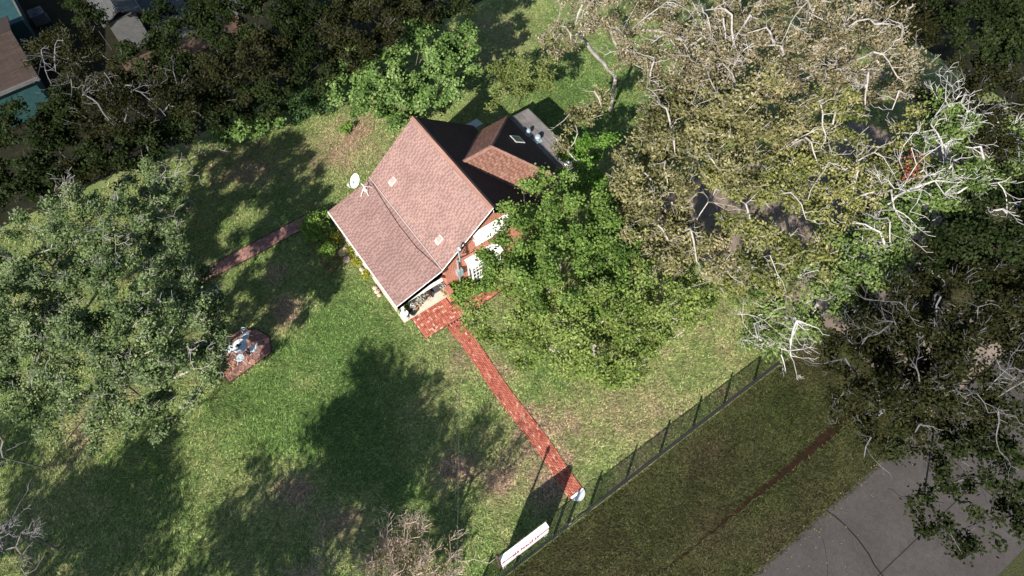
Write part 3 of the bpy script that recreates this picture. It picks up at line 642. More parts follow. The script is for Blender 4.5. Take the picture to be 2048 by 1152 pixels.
# bench at far left
bn = thing('lattice_bench', 'dark metal lattice bench under the oak at the left picture edge', 'bench', (-15.6, 31.4, 0))
b = MB()
for k in range(9): b.box(-16.3 + k * .16, 31.15, .44, -16.24 + k * .16, 31.6, .46)
for k in range(4): b.box(-16.3, 31.17 + k * .13, .465, -14.96, 31.21 + k * .13, .48)
b.build('seat', M['dimgrey'], bn)
b = MB()
for k in range(9): b.box(-16.3 + k * .16, 31.62, .5, -16.26 + k * .16, 31.65, .9)
b.box(-16.3, 31.6, .9, -14.96, 31.66, .95); b.build('backrest', M['wiron'], bn)
for xa in (-16.28, -15.0):
    for ya in (31.18, 31.58): b = MB(); b.box(xa, ya, 0, xa + .05, ya + .05, .435); b.build('leg', M['dimgrey'], bn)

# ---------------------------------------------------------------- leaves and trees
LEAF = {
 'leftoak': dict(limbs=.8, lr=.03, col=[(0, (.045, .072, .030)), (.5, (.115, .165, .062)), (1, (.25, .30, .145))], bark=(.30, .28, .25), L=.12, W=.075, dens=3.2, per=40, s=.32, twig=1.8, r=.013),
 'bright': dict(col=[(0, (.050, .095, .025)), (.5, (.125, .205, .055)), (1, (.25, .34, .13))], bark=(.16, .13, .10), L=.17, W=.12, dens=2.8, per=30, s=.30, twig=0, r=.016),
 'olive': dict(col=[(0, (.06, .085, .022)), (.5, (.14, .17, .05)), (1, (.24, .26, .10))], bark=(.2, .16, .12), L=.15, W=.08, dens=3.0, per=22, s=.32, twig=.3, r=.014),
 'dark': dict(col=[(0, (.02, .045, .015)), (.5, (.05, .095, .032)), (1, (.11, .17, .07))], bark=(.16, .13, .10), L=.13, W=.09, dens=3.0, per=34, s=.3, twig=0, r=.014),
 'dry': dict(col=[(0, (.06, .07, .03)), (.5, (.14, .14, .07)), (1, (.26, .24, .14))], bark=(.34, .3, .25), L=.11, W=.06, dens=3.0, per=14, s=.3, twig=3, r=.012),
 'mid': dict(col=[(0, (.048, .085, .020)), (.5, (.115, .185, .040)), (1, (.22, .31, .085))], bark=(.26, .22, .18), L=.135, W=.085, dens=3.0, per=36, s=.32, twig=.1, r=.016),
 'yellow': dict(col=[(0, (.058, .092, .020)), (.5, (.150, .205, .048)), (1, (.28, .34, .11))], bark=(.34, .30, .25), L=.125, W=.075, dens=3.0, per=31, s=.34, twig=.4, r=.016),
 'vivid': dict(col=[(0, (.045, .10, .018)), (.5, (.11, .21, .035)), (1, (.21, .34, .08))], bark=(.26, .22, .18), L=.135, W=.085, dens=3.0, per=38, s=.32, twig=0, r=.014),
 'pecan': dict(col=[(0, (.055, .053, .022)), (.45, (.155, .150, .062)), (.8, (.27, .245, .115)), (1, (.40, .34, .20))], bark=(.33, .30, .27), L=.15, W=.08, dens=2.3, per=24, s=.36, twig=.6, r=.022, limbs=.9, lr=.07),
 'pecangrey': dict(col=[(0, (.055, .047, .024)), (.45, (.155, .135, .072)), (.8, (.27, .23, .14)), (1, (.40, .34, .24))], bark=(.34, .31, .285), L=.14, W=.07, dens=2.2, per=21, s=.36, twig=1.2, r=.024, limbs=1.3, lr=.08),
 'pecangreen': dict(col=[(0, (.060, .070, .020)), (.45, (.155, .172, .052)), (.8, (.26, .255, .09)), (1, (.38, .33, .17))], bark=(.35, .32, .295), L=.15, W=.08, dens=2.3, per=24, s=.36, twig=.8, r=.022, limbs=1.1, lr=.065),
 'whitebark': dict(col=[(0, (.045, .075, .020)), (.5, (.110, .165, .045)), (1, (.22, .28, .10))], bark=(.44, .415, .40), L=.15, W=.09, dens=2.7, per=30, s=.38, twig=.8, r=.022, limbs=1.9, lr=.07),
 'deadwhite': dict(col=None, bark=(.42, .395, .38), dens=1.6, twig=3.5, r=.016, limbs=1.6, lr=.034),
 'pinkbare': dict(col=[(0, (.12, .11, .05)), (1, (.30, .24, .15))], bark=(.40, .31, .25), L=.11, W=.06, dens=10, per=22, s=.28, twig=5, r=.008, limbs=4, lr=.018),
 'greybare': dict(col=None, bark=(.15, .14, .14), dens=4.0, twig=4, r=.012, limbs=2, lr=.025),
 'darkpecan': dict(col=[(0, (.010, .011, .004)), (.5, (.024, .026, .010)), (1, (.047, .047, .021))], bark=(.10, .09, .08), L=.16, W=.09, dens=3.0, per=28, s=.36, twig=.4, r=.018),  # dark styles here: foliage lowered to paint in the dimming beyond the yard
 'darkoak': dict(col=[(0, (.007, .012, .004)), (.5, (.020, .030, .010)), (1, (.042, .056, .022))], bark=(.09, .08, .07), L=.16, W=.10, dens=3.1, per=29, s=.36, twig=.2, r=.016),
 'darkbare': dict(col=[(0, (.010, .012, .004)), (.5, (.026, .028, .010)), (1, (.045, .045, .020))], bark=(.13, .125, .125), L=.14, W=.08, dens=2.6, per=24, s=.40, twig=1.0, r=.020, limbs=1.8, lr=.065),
 'sparse': dict(col=[(0, (.010, .014, .005)), (.5, (.022, .030, .010)), (1, (.040, .048, .020))], bark=(.11, .10, .10), L=.15, W=.09, dens=2.0, per=20, s=.30, twig=.4, r=.016),  # leaf colours darkened likewise, outer dimming put into them
 'offoak': dict(col=[(0, (.05, .078, .034)), (1, (.20, .25, .12))], bark=(.3, .28, .25), L=.26, W=.19, dens=2.2, per=30, s=.42, twig=0, r=.02),
 'flower': dict(col=[(0, (.16, .04, .02)), (.6, (.34, .09, .05)), (1, (.50, .20, .12))], bark=(.6, .5, .45), L=.12, W=.09, dens=7, per=9, s=.2, twig=0, r=.012),
 'lowgreen': dict(col=[(0, (.05, .11, .02)), (.5, (.14, .25, .05)), (1, (.26, .32, .07))], bark=(.2, .16, .12), L=.17, W=.09, dens=18, per=20, s=.12, twig=0, r=.01),
 'yellowplant': dict(col=[(0, (.12, .16, .03)), (.5, (.26, .28, .04)), (1, (.5, .42, .05))], bark=(.2, .16, .12), L=.13, W=.06, dens=16, per=14, s=.11, twig=0, r=.01),
 'whiteflower': dict(col=[(0, (.08, .14, .04)), (.45, (.2, .24, .1)), (.55, (.6, .55, .6)), (1, (.8, .75, .78))], bark=(.2, .16, .12), L=.08, W=.06, dens=30, per=10, s=.10, twig=0, r=.008),
}
BIGTREES = ('leftoak', 'bright', 'olive', 'dark', 'mid', 'yellow', 'vivid', 'pecan', 'pecangrey', 'pecangreen', 'whitebark', 'darkpecan', 'darkoak', 'darkbare', 'sparse')
for k, s in LEAF.items():
    if k in BIGTREES: s['L'] *= 1.25; s['W'] *= 1.35; s['per'] = int(s['per'] * 1.3); s['s'] *= .62; s['dens'] *= 1.55
    if s['col']: s['mat'] = tonemat(k + '_leaves', s['col'], transl=.28, spec=.5)
    s['bmat'] = simple(k + '_bark', s['bark'], .85, .2, .16, 5)

def unit(v): return v / (np.linalg.norm(v, axis=-1, keepdims=True) + 1e-9)
def leaves(name, centers, ctone, s, rg, parent, outdir=None):
    n = len(centers) * s['per']; c = np.repeat(centers, s['per'], 0); ct = np.repeat(ctone, s['per'])
    off = rg.normal(0, 1, (n, 3)) * np.array([1, 1, .55]) * s['s']
    p = c + off; p[:, 2] = np.maximum(p[:, 2], .08)
    nrm = unit(rg.normal(0, .55, (n, 3)) + np.array([-.15, -.1, 1.0])); a = unit(np.cross(nrm, rg.normal(0, 1, (n, 3)))); b_ = np.cross(nrm, a)
    l = s['L'] * rg.uniform(.6, 1.35, n)[:, None]; w_ = s['W'] * rg.uniform(.7, 1.2, n)[:, None]
    V = np.empty((n, 4, 3)); V[:, 0] = p - a * l * .5; V[:, 1] = p + b_ * w_ * .5 - a * l * .05; V[:, 2] = p + a * l * .5 - nrm * l * .12; V[:, 3] = p - b_ * w_ * .5 - a * l * .05
    tone = np.clip(ct + rg.normal(0, .20, n), 0, 1)
    return fast_mesh(name, V.reshape(-1, 3), 4, s['mat'], tone, parent)
def tubes_mesh(name, P, par, R, mat, parent, k=5):
    idx = np.where(par >= 0)[0]; a = P[par[idx]]; c = P[idx]; ra = R[par[idx]]; rc = R[idx]
    ra = np.minimum(ra, rc * 1.6)
    d = unit(c - a); h = np.where(np.abs(d[:, 2:3]) < .9, np.array([[0, 0, 1.]]), np.array([[1., 0, 0]])); u = unit(np.cross(d, h)); w_ = np.cross(d, u)
    c = c + d * rc[:, None] * .3
    big = rc > .035
    outv = []
    for sel, kk in ((big, 7), (~big, 3)):
        if not sel.any(): continue
        A, Cc, U, Wd, RA, RC = a[sel], c[sel], u[sel], w_[sel], ra[sel][:, None], rc[sel][:, None]
        for q in range(kk):
            t0, t1 = 2 * np.pi * q / kk, 2 * np.pi * (q + 1) / kk
            o0 = U * np.cos(t0) + Wd * np.sin(t0); o1 = U * np.cos(t1) + Wd * np.sin(t1)
            outv.append(np.stack([A + o0 * RA, A + o1 * RA, Cc + o1 * RC, Cc + o0 * RC], 1).reshape(-1, 3))
    V = np.concatenate(outv); o = fast_mesh(name, V, 4, mat, None, parent); return o
def grow(rg, base, lobes, fork_h, dens, squash=.62):
    pts = []; lob = []; sub = []
    for li, (x, y, z, r) in enumerate(lobes):
        n = max(5, int(dens * r * r * 2.2))
        if r > .9:
            ns = int(3.9 * r * r) + 3; sd = unit(rg.normal(0, 1, (ns, 3))); sd[:, 2] = np.abs(sd[:, 2]) * np.where(rg.random(ns) < .72, 1, -.8)
            sc = sd * (r * rg.uniform(.30, 1.04, ns) ** .6)[:, None]; sr = rg.uniform(.22, .46, ns) * (.7 + .16 * r); pick = rg.integers(0, ns, n)
            q = np.array([x, y, z]) + (sc[pick] + unit(rg.normal(0, 1, (n, 3))) * (sr[pick] * rg.uniform(.3, 1, n) ** .5)[:, None]) * np.array([1, 1, squash + .1])
            sub += list(pick + 1000 * li)
        else:
            d = unit(rg.normal(0, 1, (n * 2, 3))); d[:, 2] = np.abs(d[:, 2]) * np.where(rg.random(n * 2) < .68, 1, -1); d = d[:n]
            q = np.array([x, y, z]) + d * (r * rg.uniform(.25, 1, n) ** .5)[:, None] * np.array([1, 1, squash]); sub += list(rg.integers(0, 4, n) + 1000 * li)
        q[:, 2] = np.maximum(q[:, 2], .3)
        pts.append(q); lob += [li] * n
    pts = np.concatenate(pts); lob = np.array(lob)
    P = [np.array([base[0], base[1], -.05])]; par = [-1]
    nseg = max(2, int(fork_h / .9)); drift = rg.normal(0, .06, 2)
    for i in range(1, nseg + 1): P.append(np.array([base[0] + drift[0] * i, base[1] + drift[1] * i, fork_h * i / nseg])); par.append(i - 1)
    fork = P[-1]; plen = [0.] * len(P)
    order = np.argsort(np.linalg.norm(pts - fork, axis=1)); tips = np.zeros(len(pts), int)
    # main limbs towards each lobe first
    targets = [(np.array([x, y, z - r * squash * .35]), None) for x, y, z, r in sorted(lobes, key=lambda l: np.linalg.norm(np.array(l[:3]) - fork))] + [(pts[i], i) for i in order]
    for tgt, i in targets:
        Q = np.array(P[nseg:]); dv = tgt - Q; dist = np.linalg.norm(dv, axis=1)
        cost = dist + .32 * np.array(plen[nseg:]) + np.where(dv[:, 2] < 0, .6 * -dv[:, 2], 0)
        j = int(np.argmin(cost)) + nseg; a = P[j]; d = tgt - a; L_ = np.linalg.norm(d); k = max(1, int(L_ / .55)); amp = .13 * L_
        bend = rg.normal(0, 1, 3) * amp * .5; last = j
        for q in range(1, k + 1):
            t_ = q / k; w_ = a + d * t_ + bend * math.sin(math.pi * t_) + (rg.normal(0, .05, 3) if q < k else 0)
            P.append(w_); par.append(last); plen.append(plen[last] + L_ / k); last = len(P) - 1
        if i is not None: tips[i] = last
    return np.array(P), np.array(par), tips, pts, lob, np.array(sub)
def make_tree(spec, seed):
    kname, style, label, cat, group, forkf, lobes = spec; s = LEAF[style]; rg = np.random.default_rng(seed)
    wgt = np.array([l[3] ** 2 for l in lobes]); bx = sum(l[0] * w_ for l, w_ in zip(lobes, wgt)) / wgt.sum(); by_ = sum(l[1] * w_ for l, w_ in zip(lobes, wgt)) / wgt.sum()
    zc = sum(l[2] * w_ for l, w_ in zip(lobes, wgt)) / wgt.sum(); kb = 1 + .45 * zc / 36; base = (bx * kb, by_ * kb); rmx = max(l[3] for l in lobes)
    fork = max(.15, (zc - rmx * .6) * forkf)
    t_ = thing(kname, label, cat, (base[0], base[1], 0), group)
    P, par, tips, pts, lob, sub = grow(rg, base, lobes, fork, s['dens'])
    # twigs
    nt_ = int(len(pts) * s['twig']); 
    if nt_:
        ctr = np.array([[l[0], l[1], l[2] - l[3] * .5] for l in lobes]); src = rg.integers(0, len(pts), nt_); st = tips[src]
        o = unit(pts[src] - ctr[lob[src]] + rg.normal(0, .6, (nt_, 3))); o[:, 2] = np.abs(o[:, 2]) * .8 + .1
        ln = rg.uniform(.25, .8, nt_)[:, None]; n0 = len(P); m1 = P[st] + o * ln * .5 + rg.normal(0, .04, (nt_, 3)); m2 = m1 + unit(o + rg.normal(0, .35, (nt_, 3))) * ln * .5
        m3 = m1 + unit(o + rg.normal(0, .7, (nt_, 3))) * ln * .4
        P = np.concatenate([P, m1, m2, m3]); i1 = np.arange(n0, n0 + nt_); par = np.concatenate([par, st, i1, i1])
    nbase = len(P); xP, xpar, xR = [], [], []
    ne = s.get('limbs', 0)
    for (x, y, z, r) in lobes:
        for _ in range(int(ne * r * .6) + int(rg.random() < (ne * r * .6) % 1)):
            st = int(np.argmin(np.linalg.norm(P[:nbase] - np.array([x + rg.normal(0, r * .3), y + rg.normal(0, r * .3), z - r * .1]), axis=1))); cur = P[st]; idx = st; hd = rg.uniform(0, 2 * np.pi); r0 = s['lr'] * rg.uniform(.35, .95); nst = int(r * rg.uniform(2.0, 4.2)); 
            for q in range(nst):
                rad = r0 * (1 - .72 * q / nst); hd += rg.normal(0, .30); stp = rg.uniform(.28, .48); nx = cur[0] + math.cos(hd) * stp; ny = cur[1] + math.sin(hd) * stp; dd_ = min(1.2, math.hypot(nx - x, ny - y) / r)
                tz = z + r * .72 * math.sqrt(max(0, 1 - min(1, dd_) ** 2)) + .12 + rg.normal(0, .08); nz = cur[2] + np.clip(tz - cur[2], -.3, .55)
                cur = np.array([nx, ny, nz]); xP.append(cur); xpar.append(idx); xR.append(rad); idx = nbase + len(xP) - 1
                if q > 0 and rg.random() < .75:
                    sh_ = hd + rg.choice([-1, 1]) * rg.uniform(.5, 1.2); c2 = cur; i2 = idx; ln = rg.uniform(.18, .36)
                    for w2 in range(rg.integers(2, 5)):
                        sh_ += rg.normal(0, .4); c2 = c2 + np.array([math.cos(sh_) * ln, math.sin(sh_) * ln, rg.uniform(-.02, .14)]); xP.append(c2); xpar.append(i2); xR.append(max(.010, rad * (.45 - .09 * w2))); i2 = nbase + len(xP) - 1
                        if rg.random() < .7: s3 = sh_ + rg.choice([-1, 1]) * .8; xP.append(c2 + np.array([math.cos(s3) * .28, math.sin(s3) * .28, .07])); xpar.append(i2); xR.append(.010)
    cnt = np.zeros(len(P)); haschild = np.zeros(len(P), bool); haschild[par[par >= 0]] = True; cnt[~haschild] = 1
    for i in range(len(P) - 1, 0, -1): cnt[par[i]] += cnt[i]
    R = s['r'] * .40 * np.maximum(cnt, 1) ** .42; R = np.maximum(R, .007)
    if xP: P0 = P; par0 = par; P = np.concatenate([P, np.array(xP)]); par = np.concatenate([par, np.array(xpar)]); R = np.concatenate([R, np.array(xR)])
    tubes_mesh('trunk', P, par, R, s['bmat'], t_)
    if s['col'] and s.get('per'):
        if style in ('pinkbare', 'dry'): cen = pts
        else:
            cen = np.concatenate([pts, P[tips] * .6 + P[par[tips]] * .4])
        lobt = rg.normal(0, .07, len(lobes)); ll = np.concatenate([lob, lob])[:len(cen)]
        st_ = rg.normal(0, .13, 1000 * len(lobes) + 999); sb = np.concatenate([sub, sub])[:len(cen)]; ct = .5 + lobt[ll] + st_[sb] + rg.normal(0, .07, len(cen)); leaves('crown', cen, ct, s, rg, t_)
    return t_
TREES = [
 ('oak_tree','leftoak','spreading grey-green oak with bare twig tips, nearest the left edge above the hidden garden bench','tree',None,0.4,[(-9.6, 31.0, 6.0, 3.0), (-12.0, 28.9, 6.0, 3.0), (-7.0, 31.5, 6.5, 2.6), (-12.2, 26.8, 5.0, 2.6), (-13.0, 24.9, 4.5, 1.6)]),
 ('oak_tree','leftoak','smaller grey-green oak with upright bare shoots beside the west end of the paved walk','tree',None,0.4,[(-3.6, 31.2, 6.0, 2.2), (-5.5, 29.2, 6.5, 2.4), (-3.5, 27.7, 6.0, 2.0), (-2.9, 33.9, 5.0, 1.5), (-4.7, 25.4, 5.5, 2.0)]),
 ('oak_tree','leftoak','broad dense grey-green oak overhanging the hexagon-paved sitting area','tree',None,0.4,[(-7.3, 24.8, 7.0, 3.0), (-5.9, 21.7, 6.5, 2.7), (-9.6, 23.4, 6.0, 2.7), (-4.2, 23.6, 5.5, 1.5), (-8.3, 20.9, 5.2, 2.3), (-12.1, 23.0, 4.5, 1.6), (-5.6, 20.1, 5.0, 1.6), (-4.7, 21.9, 4.6, 1.1), (-3.8, 24.3, 4.6, 1.3), (-3.9, 23.2, 4.4, 1.0), (-7.9, 19.6, 4.5, 1.2), (-10.9, 20.9, 4.2, 1.0)]),
 ('broadleaf_tree','bright','rounded bright green tree behind the red shingle house near the rear line','tree',None,0.4,[(12.1, 34.2, 5.0, 2.5), (15.0, 33.1, 5.5, 2.6), (17.0, 31.7, 5.0, 2.1), (12.7, 32.1, 4.5, 2.4), (15.0, 30.4, 4.5, 2.0), (10.6, 34.6, 4.0, 1.9), (11.1, 33.2, 3.2, 1.7), (18.8, 32.9, 5.0, 1.2), (13.0, 31.7, 3.0, 1.5), (11.0, 36.1, 4.0, 1.3)]),
 ('broadleaf_tree','olive','small olive green tree standing behind the rear wing of the house','tree',None,0.4,[(20.2, 28.4, 4.0, 1.7), (18.5, 28.4, 3.8, 1.2), (21.8, 28.0, 4.0, 1.3), (19.7, 29.4, 4.2, 1.2)]),
 ('shrub','bright','pale green leafy shrub on the rear line left of the bright green tree','shrub',None,0.4,[(3.7, 36.8, 2.6, 1.3), (2.5, 37.6, 2.3, 1.1), (5.2, 36.9, 2.6, 1.1)]),
 ('shrub','dark','dark green shrub on the rear line between pale shrub and bright green tree','shrub',None,0.4,[(7.6, 37.3, 2.3, 1.5), (9.2, 36.8, 2.5, 1.4), (6.3, 37.7, 2.0, 1.1)]),
 ('shrub','dry','straggly greyish half-bare shrub above the shaded rear lawn','shrub',None,0.4,[(-0.7, 37.5, 2.4, 1.5), (1.1, 37.6, 2.3, 1.2), (-2.5, 37.6, 2.2, 1.2)]),
 ('broadleaf_tree','mid','leafy mid-green tree pressed against the brick gable wall','tree',None,0.4,[(14.0, 17.7, 6.5, 2.1), (11.9, 16.0, 7.0, 2.2), (13.7, 14.2, 8.0, 2.6), (11.4, 12.9, 8.0, 2.6), (10.3, 16.0, 6.0, 1.6), (14.0, 12.1, 7.5, 2.2), (12.9, 18.5, 5.6, 1.0)]),
 ('broadleaf_tree','yellow','wide yellow-green tree spreading over the front lawn right of the brick path','tree',None,0.4,[(9.5, 13.2, 6.0, 2.2), (10.8, 10.9, 7.0, 2.4), (13.3, 10.1, 7.5, 2.5), (15.8, 9.3, 6.5, 2.0), (11.5, 9.0, 6.0, 2.2), (9.7, 10.9, 5.5, 1.7), (10.7, 8.4, 4.5, 1.5), (7.6, 14.5, 5.0, 1.2), (14.2, 8.9, 5.8, 1.6), (17.3, 8.7, 5.8, 1.3), (12.5, 8.1, 4.0, 1.3), (16.7, 8.2, 4.5, 1.1), (10.1, 9.6, 4.3, 1.2), (9.0, 12.0, 4.6, 1.2), (12.0, 10.3, 6.5, 2.0), (13.5, 8.8, 5.5, 1.5)]),
 ('broadleaf_tree','vivid','compact vivid green tree beside the flat grey rear roof','tree',None,0.4,[(18.7, 20.6, 4.6, 1.2), (18.3, 17.8, 5.5, 1.5), (19.9, 20.2, 5.0, 1.1), (18.1, 16.0, 5.6, 1.2), (17.1, 18.6, 5.0, 1.0)]),
 ('pecan_tree','pecangrey','brown-olive tree at the top reaching leftward over the open back lawn','tree','pale-limbed brown-olive trees filling the right side of the yard',0.4,[(21.0, 25.4, 8.5, 1.4), (22.9, 26.3, 9.0, 1.9), (23.9, 24.4, 10.0, 2.1), (23.7, 21.3, 11.0, 2.5), (22.8, 21.7, 9.5, 1.0), (23.6, 19.3, 10.0, 2.2)]),
 ('pecan_tree','pecangrey','twiggy brown-olive tree at the top centre-right with tangled white branch tips','tree','pale-limbed brown-olive trees filling the right side of the yard',0.4,[(25.4, 19.0, 12.0, 2.6), (25.2, 16.2, 12.0, 2.8), (24.0, 17.2, 11.0, 2.4), (27.2, 17.4, 12.5, 2.5), (23.5, 18.2, 9.5, 1.8)]),
 ('pecan_tree','pecangrey','tall brown-olive tree at the top right corner with a thick forked white limb','tree','pale-limbed brown-olive trees filling the right side of the yard',0.4,[(28.2, 15.3, 13.0, 2.8), (29.8, 13.5, 12.5, 2.8), (27.4, 13.2, 12.0, 2.6), (30.3, 11.6, 11.0, 2.4), (34.0, 13.6, 11.0, 2.0), (26.5, 14.1, 11.5, 2.2), (33.9, 11.6, 10.0, 1.5)]),
 ('pecan_tree','pecan','broad brown-olive tree in the middle of the right-hand canopy','tree','pale-limbed brown-olive trees filling the right side of the yard',0.4,[(21.3, 16.4, 10.0, 2.4), (22.3, 14.4, 11.0, 2.8), (23.9, 13.0, 11.5, 2.7), (20.1, 13.3, 10.5, 2.5), (21.4, 12.1, 11.0, 2.5), (19.6, 16.2, 9.0, 1.5), (24.4, 11.5, 10.0, 2.1)]),
 ('pecan_tree','pecan','brown-olive tree whose low limb stretches left toward the flat grey roof','tree','pale-limbed brown-olive trees filling the right side of the yard',0.4,[(18.4, 14.5, 9.0, 1.9), (17.3, 12.1, 9.0, 2.3), (19.1, 21.3, 7.0, 1.2), (21.0, 21.3, 7.2, 1.0), (17.5, 13.9, 8.2, 1.7), (17.2, 10.3, 8.2, 2.1), (16.1, 11.2, 8.0, 1.9), (18.1, 21.3, 5.5, 0.5), (18.3, 8.9, 8.0, 1.6)]),
 ('pecan_tree','pecangreen','brown-olive tree between the middle tree and the bare driveway soil','tree','pale-limbed brown-olive trees filling the right side of the yard',0.4,[(20.8, 10.6, 9.5, 1.7), (22.9, 9.9, 9.5, 1.7), (19.9, 8.0, 8.5, 1.9), (24.4, 9.9, 9.5, 1.7), (20.6, 6.9, 7.5, 1.6), (21.5, 12.2, 9.0, 1.3), (19.9, 9.1, 9.0, 1.4), (23.4, 8.8, 9.0, 1.2), (19.0, 8.1, 7.5, 1.4)]),
 ('pecan_tree','pecangreen','brown-olive tree shading the right side of the driveway beside the red-flowering patch','tree','pale-limbed brown-olive trees filling the right side of the yard',0.4,[(27.2, 11.3, 10.5, 2.0), (25.6, 9.0, 10.0, 2.3), (27.1, 7.5, 9.5, 2.1), (25.0, 7.6, 9.0, 1.6), (25.9, 5.9, 8.5, 1.5), (31.2, 8.3, 9.5, 1.2), (24.9, 6.6, 8.5, 1.3), (22.6, 6.1, 7.5, 1.2), (28.5, 7.3, 9.5, 1.4)]),
 ('white_barked_tree','whitebark','bleached white-limbed green tree at the right corner of the yard','tree',None,0.4,[(31.5, 6.3, 9.5, 2.3), (33.0, 5.2, 9.0, 2.2), (28.4, 5.2, 9.0, 2.4), (30.0, 4.3, 9.0, 2.1), (33.4, 3.9, 8.5, 1.6), (32.5, 7.8, 10.0, 1.5), (26.9, 5.5, 8.5, 1.5)]),
 ('white_barked_tree','whitebark','bleached white-limbed green tree between driveway and fence','tree',None,0.4,[(24.6, 4.7, 7.5, 2.3), (27.2, 4.7, 7.5, 2.2), (25.3, 6.9, 6.5, 1.1), (22.7, 4.7, 6.5, 1.9), (20.4, 4.8, 5.5, 1.6), (20.2, 6.8, 5.0, 1.4), (22.3, 6.4, 6.0, 1.1), (23.6, 4.0, 6.0, 1.5), (19.1, 6.1, 4.0, 1.0), (19.7, 4.5, 4.0, 1.0)]),
 ('dead_tree','deadwhite','leafless chalk-white tree standing inside the right-hand canopy','tree',None,0.5,[(26.4, 5.7, 11.0, 1.8), (27.5, 6.3, 11.5, 1.5), (26.0, 5.9, 10.0, 1.6)]),
 ('dead_tree','deadwhite','leafless white tree leaning over the fence at the lower end of the canopy','tree',None,0.45,[(18.7, 6.4, 5.0, 1.6), (19.4, 4.5, 4.5, 1.7), (21.6, 5.0, 5.0, 1.5)]),
 ('dead_tree','deadwhite','leafless white tree at the far corner near the right yard line','tree',None,0.5,[(30.2, 7.5, 11.5, 1.7), (32.5, 8.1, 11.0, 1.3)]),
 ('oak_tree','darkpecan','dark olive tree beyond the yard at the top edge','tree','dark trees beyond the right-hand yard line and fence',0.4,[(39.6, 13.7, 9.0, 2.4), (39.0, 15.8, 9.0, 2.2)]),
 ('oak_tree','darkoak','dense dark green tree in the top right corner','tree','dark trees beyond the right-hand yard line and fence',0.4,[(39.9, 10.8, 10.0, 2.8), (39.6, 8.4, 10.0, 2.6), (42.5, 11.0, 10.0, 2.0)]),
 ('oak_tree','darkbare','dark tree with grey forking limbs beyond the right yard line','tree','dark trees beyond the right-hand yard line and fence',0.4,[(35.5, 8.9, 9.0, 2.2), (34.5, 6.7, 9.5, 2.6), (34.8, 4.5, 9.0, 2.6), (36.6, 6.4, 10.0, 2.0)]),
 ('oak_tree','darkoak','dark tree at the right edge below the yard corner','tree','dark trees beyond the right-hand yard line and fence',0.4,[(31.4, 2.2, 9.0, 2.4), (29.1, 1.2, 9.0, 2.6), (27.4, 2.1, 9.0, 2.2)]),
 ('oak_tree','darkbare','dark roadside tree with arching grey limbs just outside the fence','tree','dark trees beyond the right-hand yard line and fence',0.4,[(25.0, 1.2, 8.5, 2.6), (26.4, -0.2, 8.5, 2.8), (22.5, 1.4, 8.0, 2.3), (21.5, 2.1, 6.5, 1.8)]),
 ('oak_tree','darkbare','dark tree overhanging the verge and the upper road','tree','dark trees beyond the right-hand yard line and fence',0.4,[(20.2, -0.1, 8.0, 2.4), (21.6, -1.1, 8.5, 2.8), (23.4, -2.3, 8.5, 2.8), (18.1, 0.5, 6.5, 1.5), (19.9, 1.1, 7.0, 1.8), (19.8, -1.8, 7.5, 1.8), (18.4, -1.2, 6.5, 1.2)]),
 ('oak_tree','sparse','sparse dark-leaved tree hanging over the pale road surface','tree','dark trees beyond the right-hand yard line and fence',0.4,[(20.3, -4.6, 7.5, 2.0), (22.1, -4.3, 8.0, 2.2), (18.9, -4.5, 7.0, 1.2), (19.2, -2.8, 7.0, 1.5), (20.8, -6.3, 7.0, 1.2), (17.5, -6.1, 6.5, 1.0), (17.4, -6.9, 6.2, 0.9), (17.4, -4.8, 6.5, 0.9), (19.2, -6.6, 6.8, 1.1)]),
 ('woodland_tree','darkbare','olive-brown thin-limbed dark tree beside the brown neighbouring roof','tree','dark trees crowding the neighbouring lots beyond the rear line',0.4,[(-3.5, 46.6, 6.0, 2.6), (-2.8, 42.5, 6.0, 2.4)]),
 ('woodland_tree','darkoak','black-green dense tree below the brown neighbouring roof at the left edge','tree','dark trees crowding the neighbouring lots beyond the rear line',0.4,[(-7.7, 40.8, 6.0, 2.6), (-5.8, 41.0, 6.0, 2.0)]),
 ('woodland_tree','darkoak','black-green tree on the rear line above the grey-green oaks, nearest the left edge','tree','dark trees crowding the neighbouring lots beyond the rear line',0.4,[(-9.6, 38.4, 5.0, 2.4), (-7.3, 38.1, 5.0, 2.2)]),
 ('woodland_tree','darkbare','dark tree with grey dead twigs in the middle of the left woodland','tree','dark trees crowding the neighbouring lots beyond the rear line',0.4,[(-2.6, 38.5, 6.5, 2.4), (0.1, 38.1, 6.5, 2.3)]),
 ('woodland_tree','darkoak','dark tree on the rear line left of the half-bare shrub','tree','dark trees crowding the neighbouring lots beyond the rear line',0.4,[(-4.3, 36.9, 5.0, 2.2), (-2.4, 37.0, 5.0, 2.0)]),
 ('woodland_tree','darkoak','dark green tree below the white neighbouring wing','tree','dark trees crowding the neighbouring lots beyond the rear line',0.4,[(0.6, 42.1, 6.5, 2.2), (2.6, 41.2, 6.5, 2.2)]),
 ('woodland_tree','darkoak','dark green tree at the top edge right of the white neighbouring wing','tree','dark trees crowding the neighbouring lots beyond the rear line',0.4,[(4.3, 44.1, 7.0, 2.7), (5.6, 41.2, 7.0, 2.4)]),
 ('woodland_tree','darkpecan','round-crowned dark tree in the middle of the rear woodland','tree','dark trees crowding the neighbouring lots beyond the rear line',0.4,[(3.7, 38.1, 6.5, 2.4), (6.0, 37.4, 7.0, 2.3)]),
 ('woodland_tree','darkoak','low dark tree on the rear line above the pale green shrub','tree','dark trees crowding the neighbouring lots beyond the rear line',0.4,[(1.4, 37.4, 5.0, 2.0), (3.8, 37.2, 5.0, 2.0)]),
 ('woodland_tree','darkoak','dark tree at the top edge between two rounder crowns','tree','dark trees crowding the neighbouring lots beyond the rear line',0.4,[(8.7, 40.8, 7.0, 2.5), (9.6, 38.2, 7.0, 2.2)]),
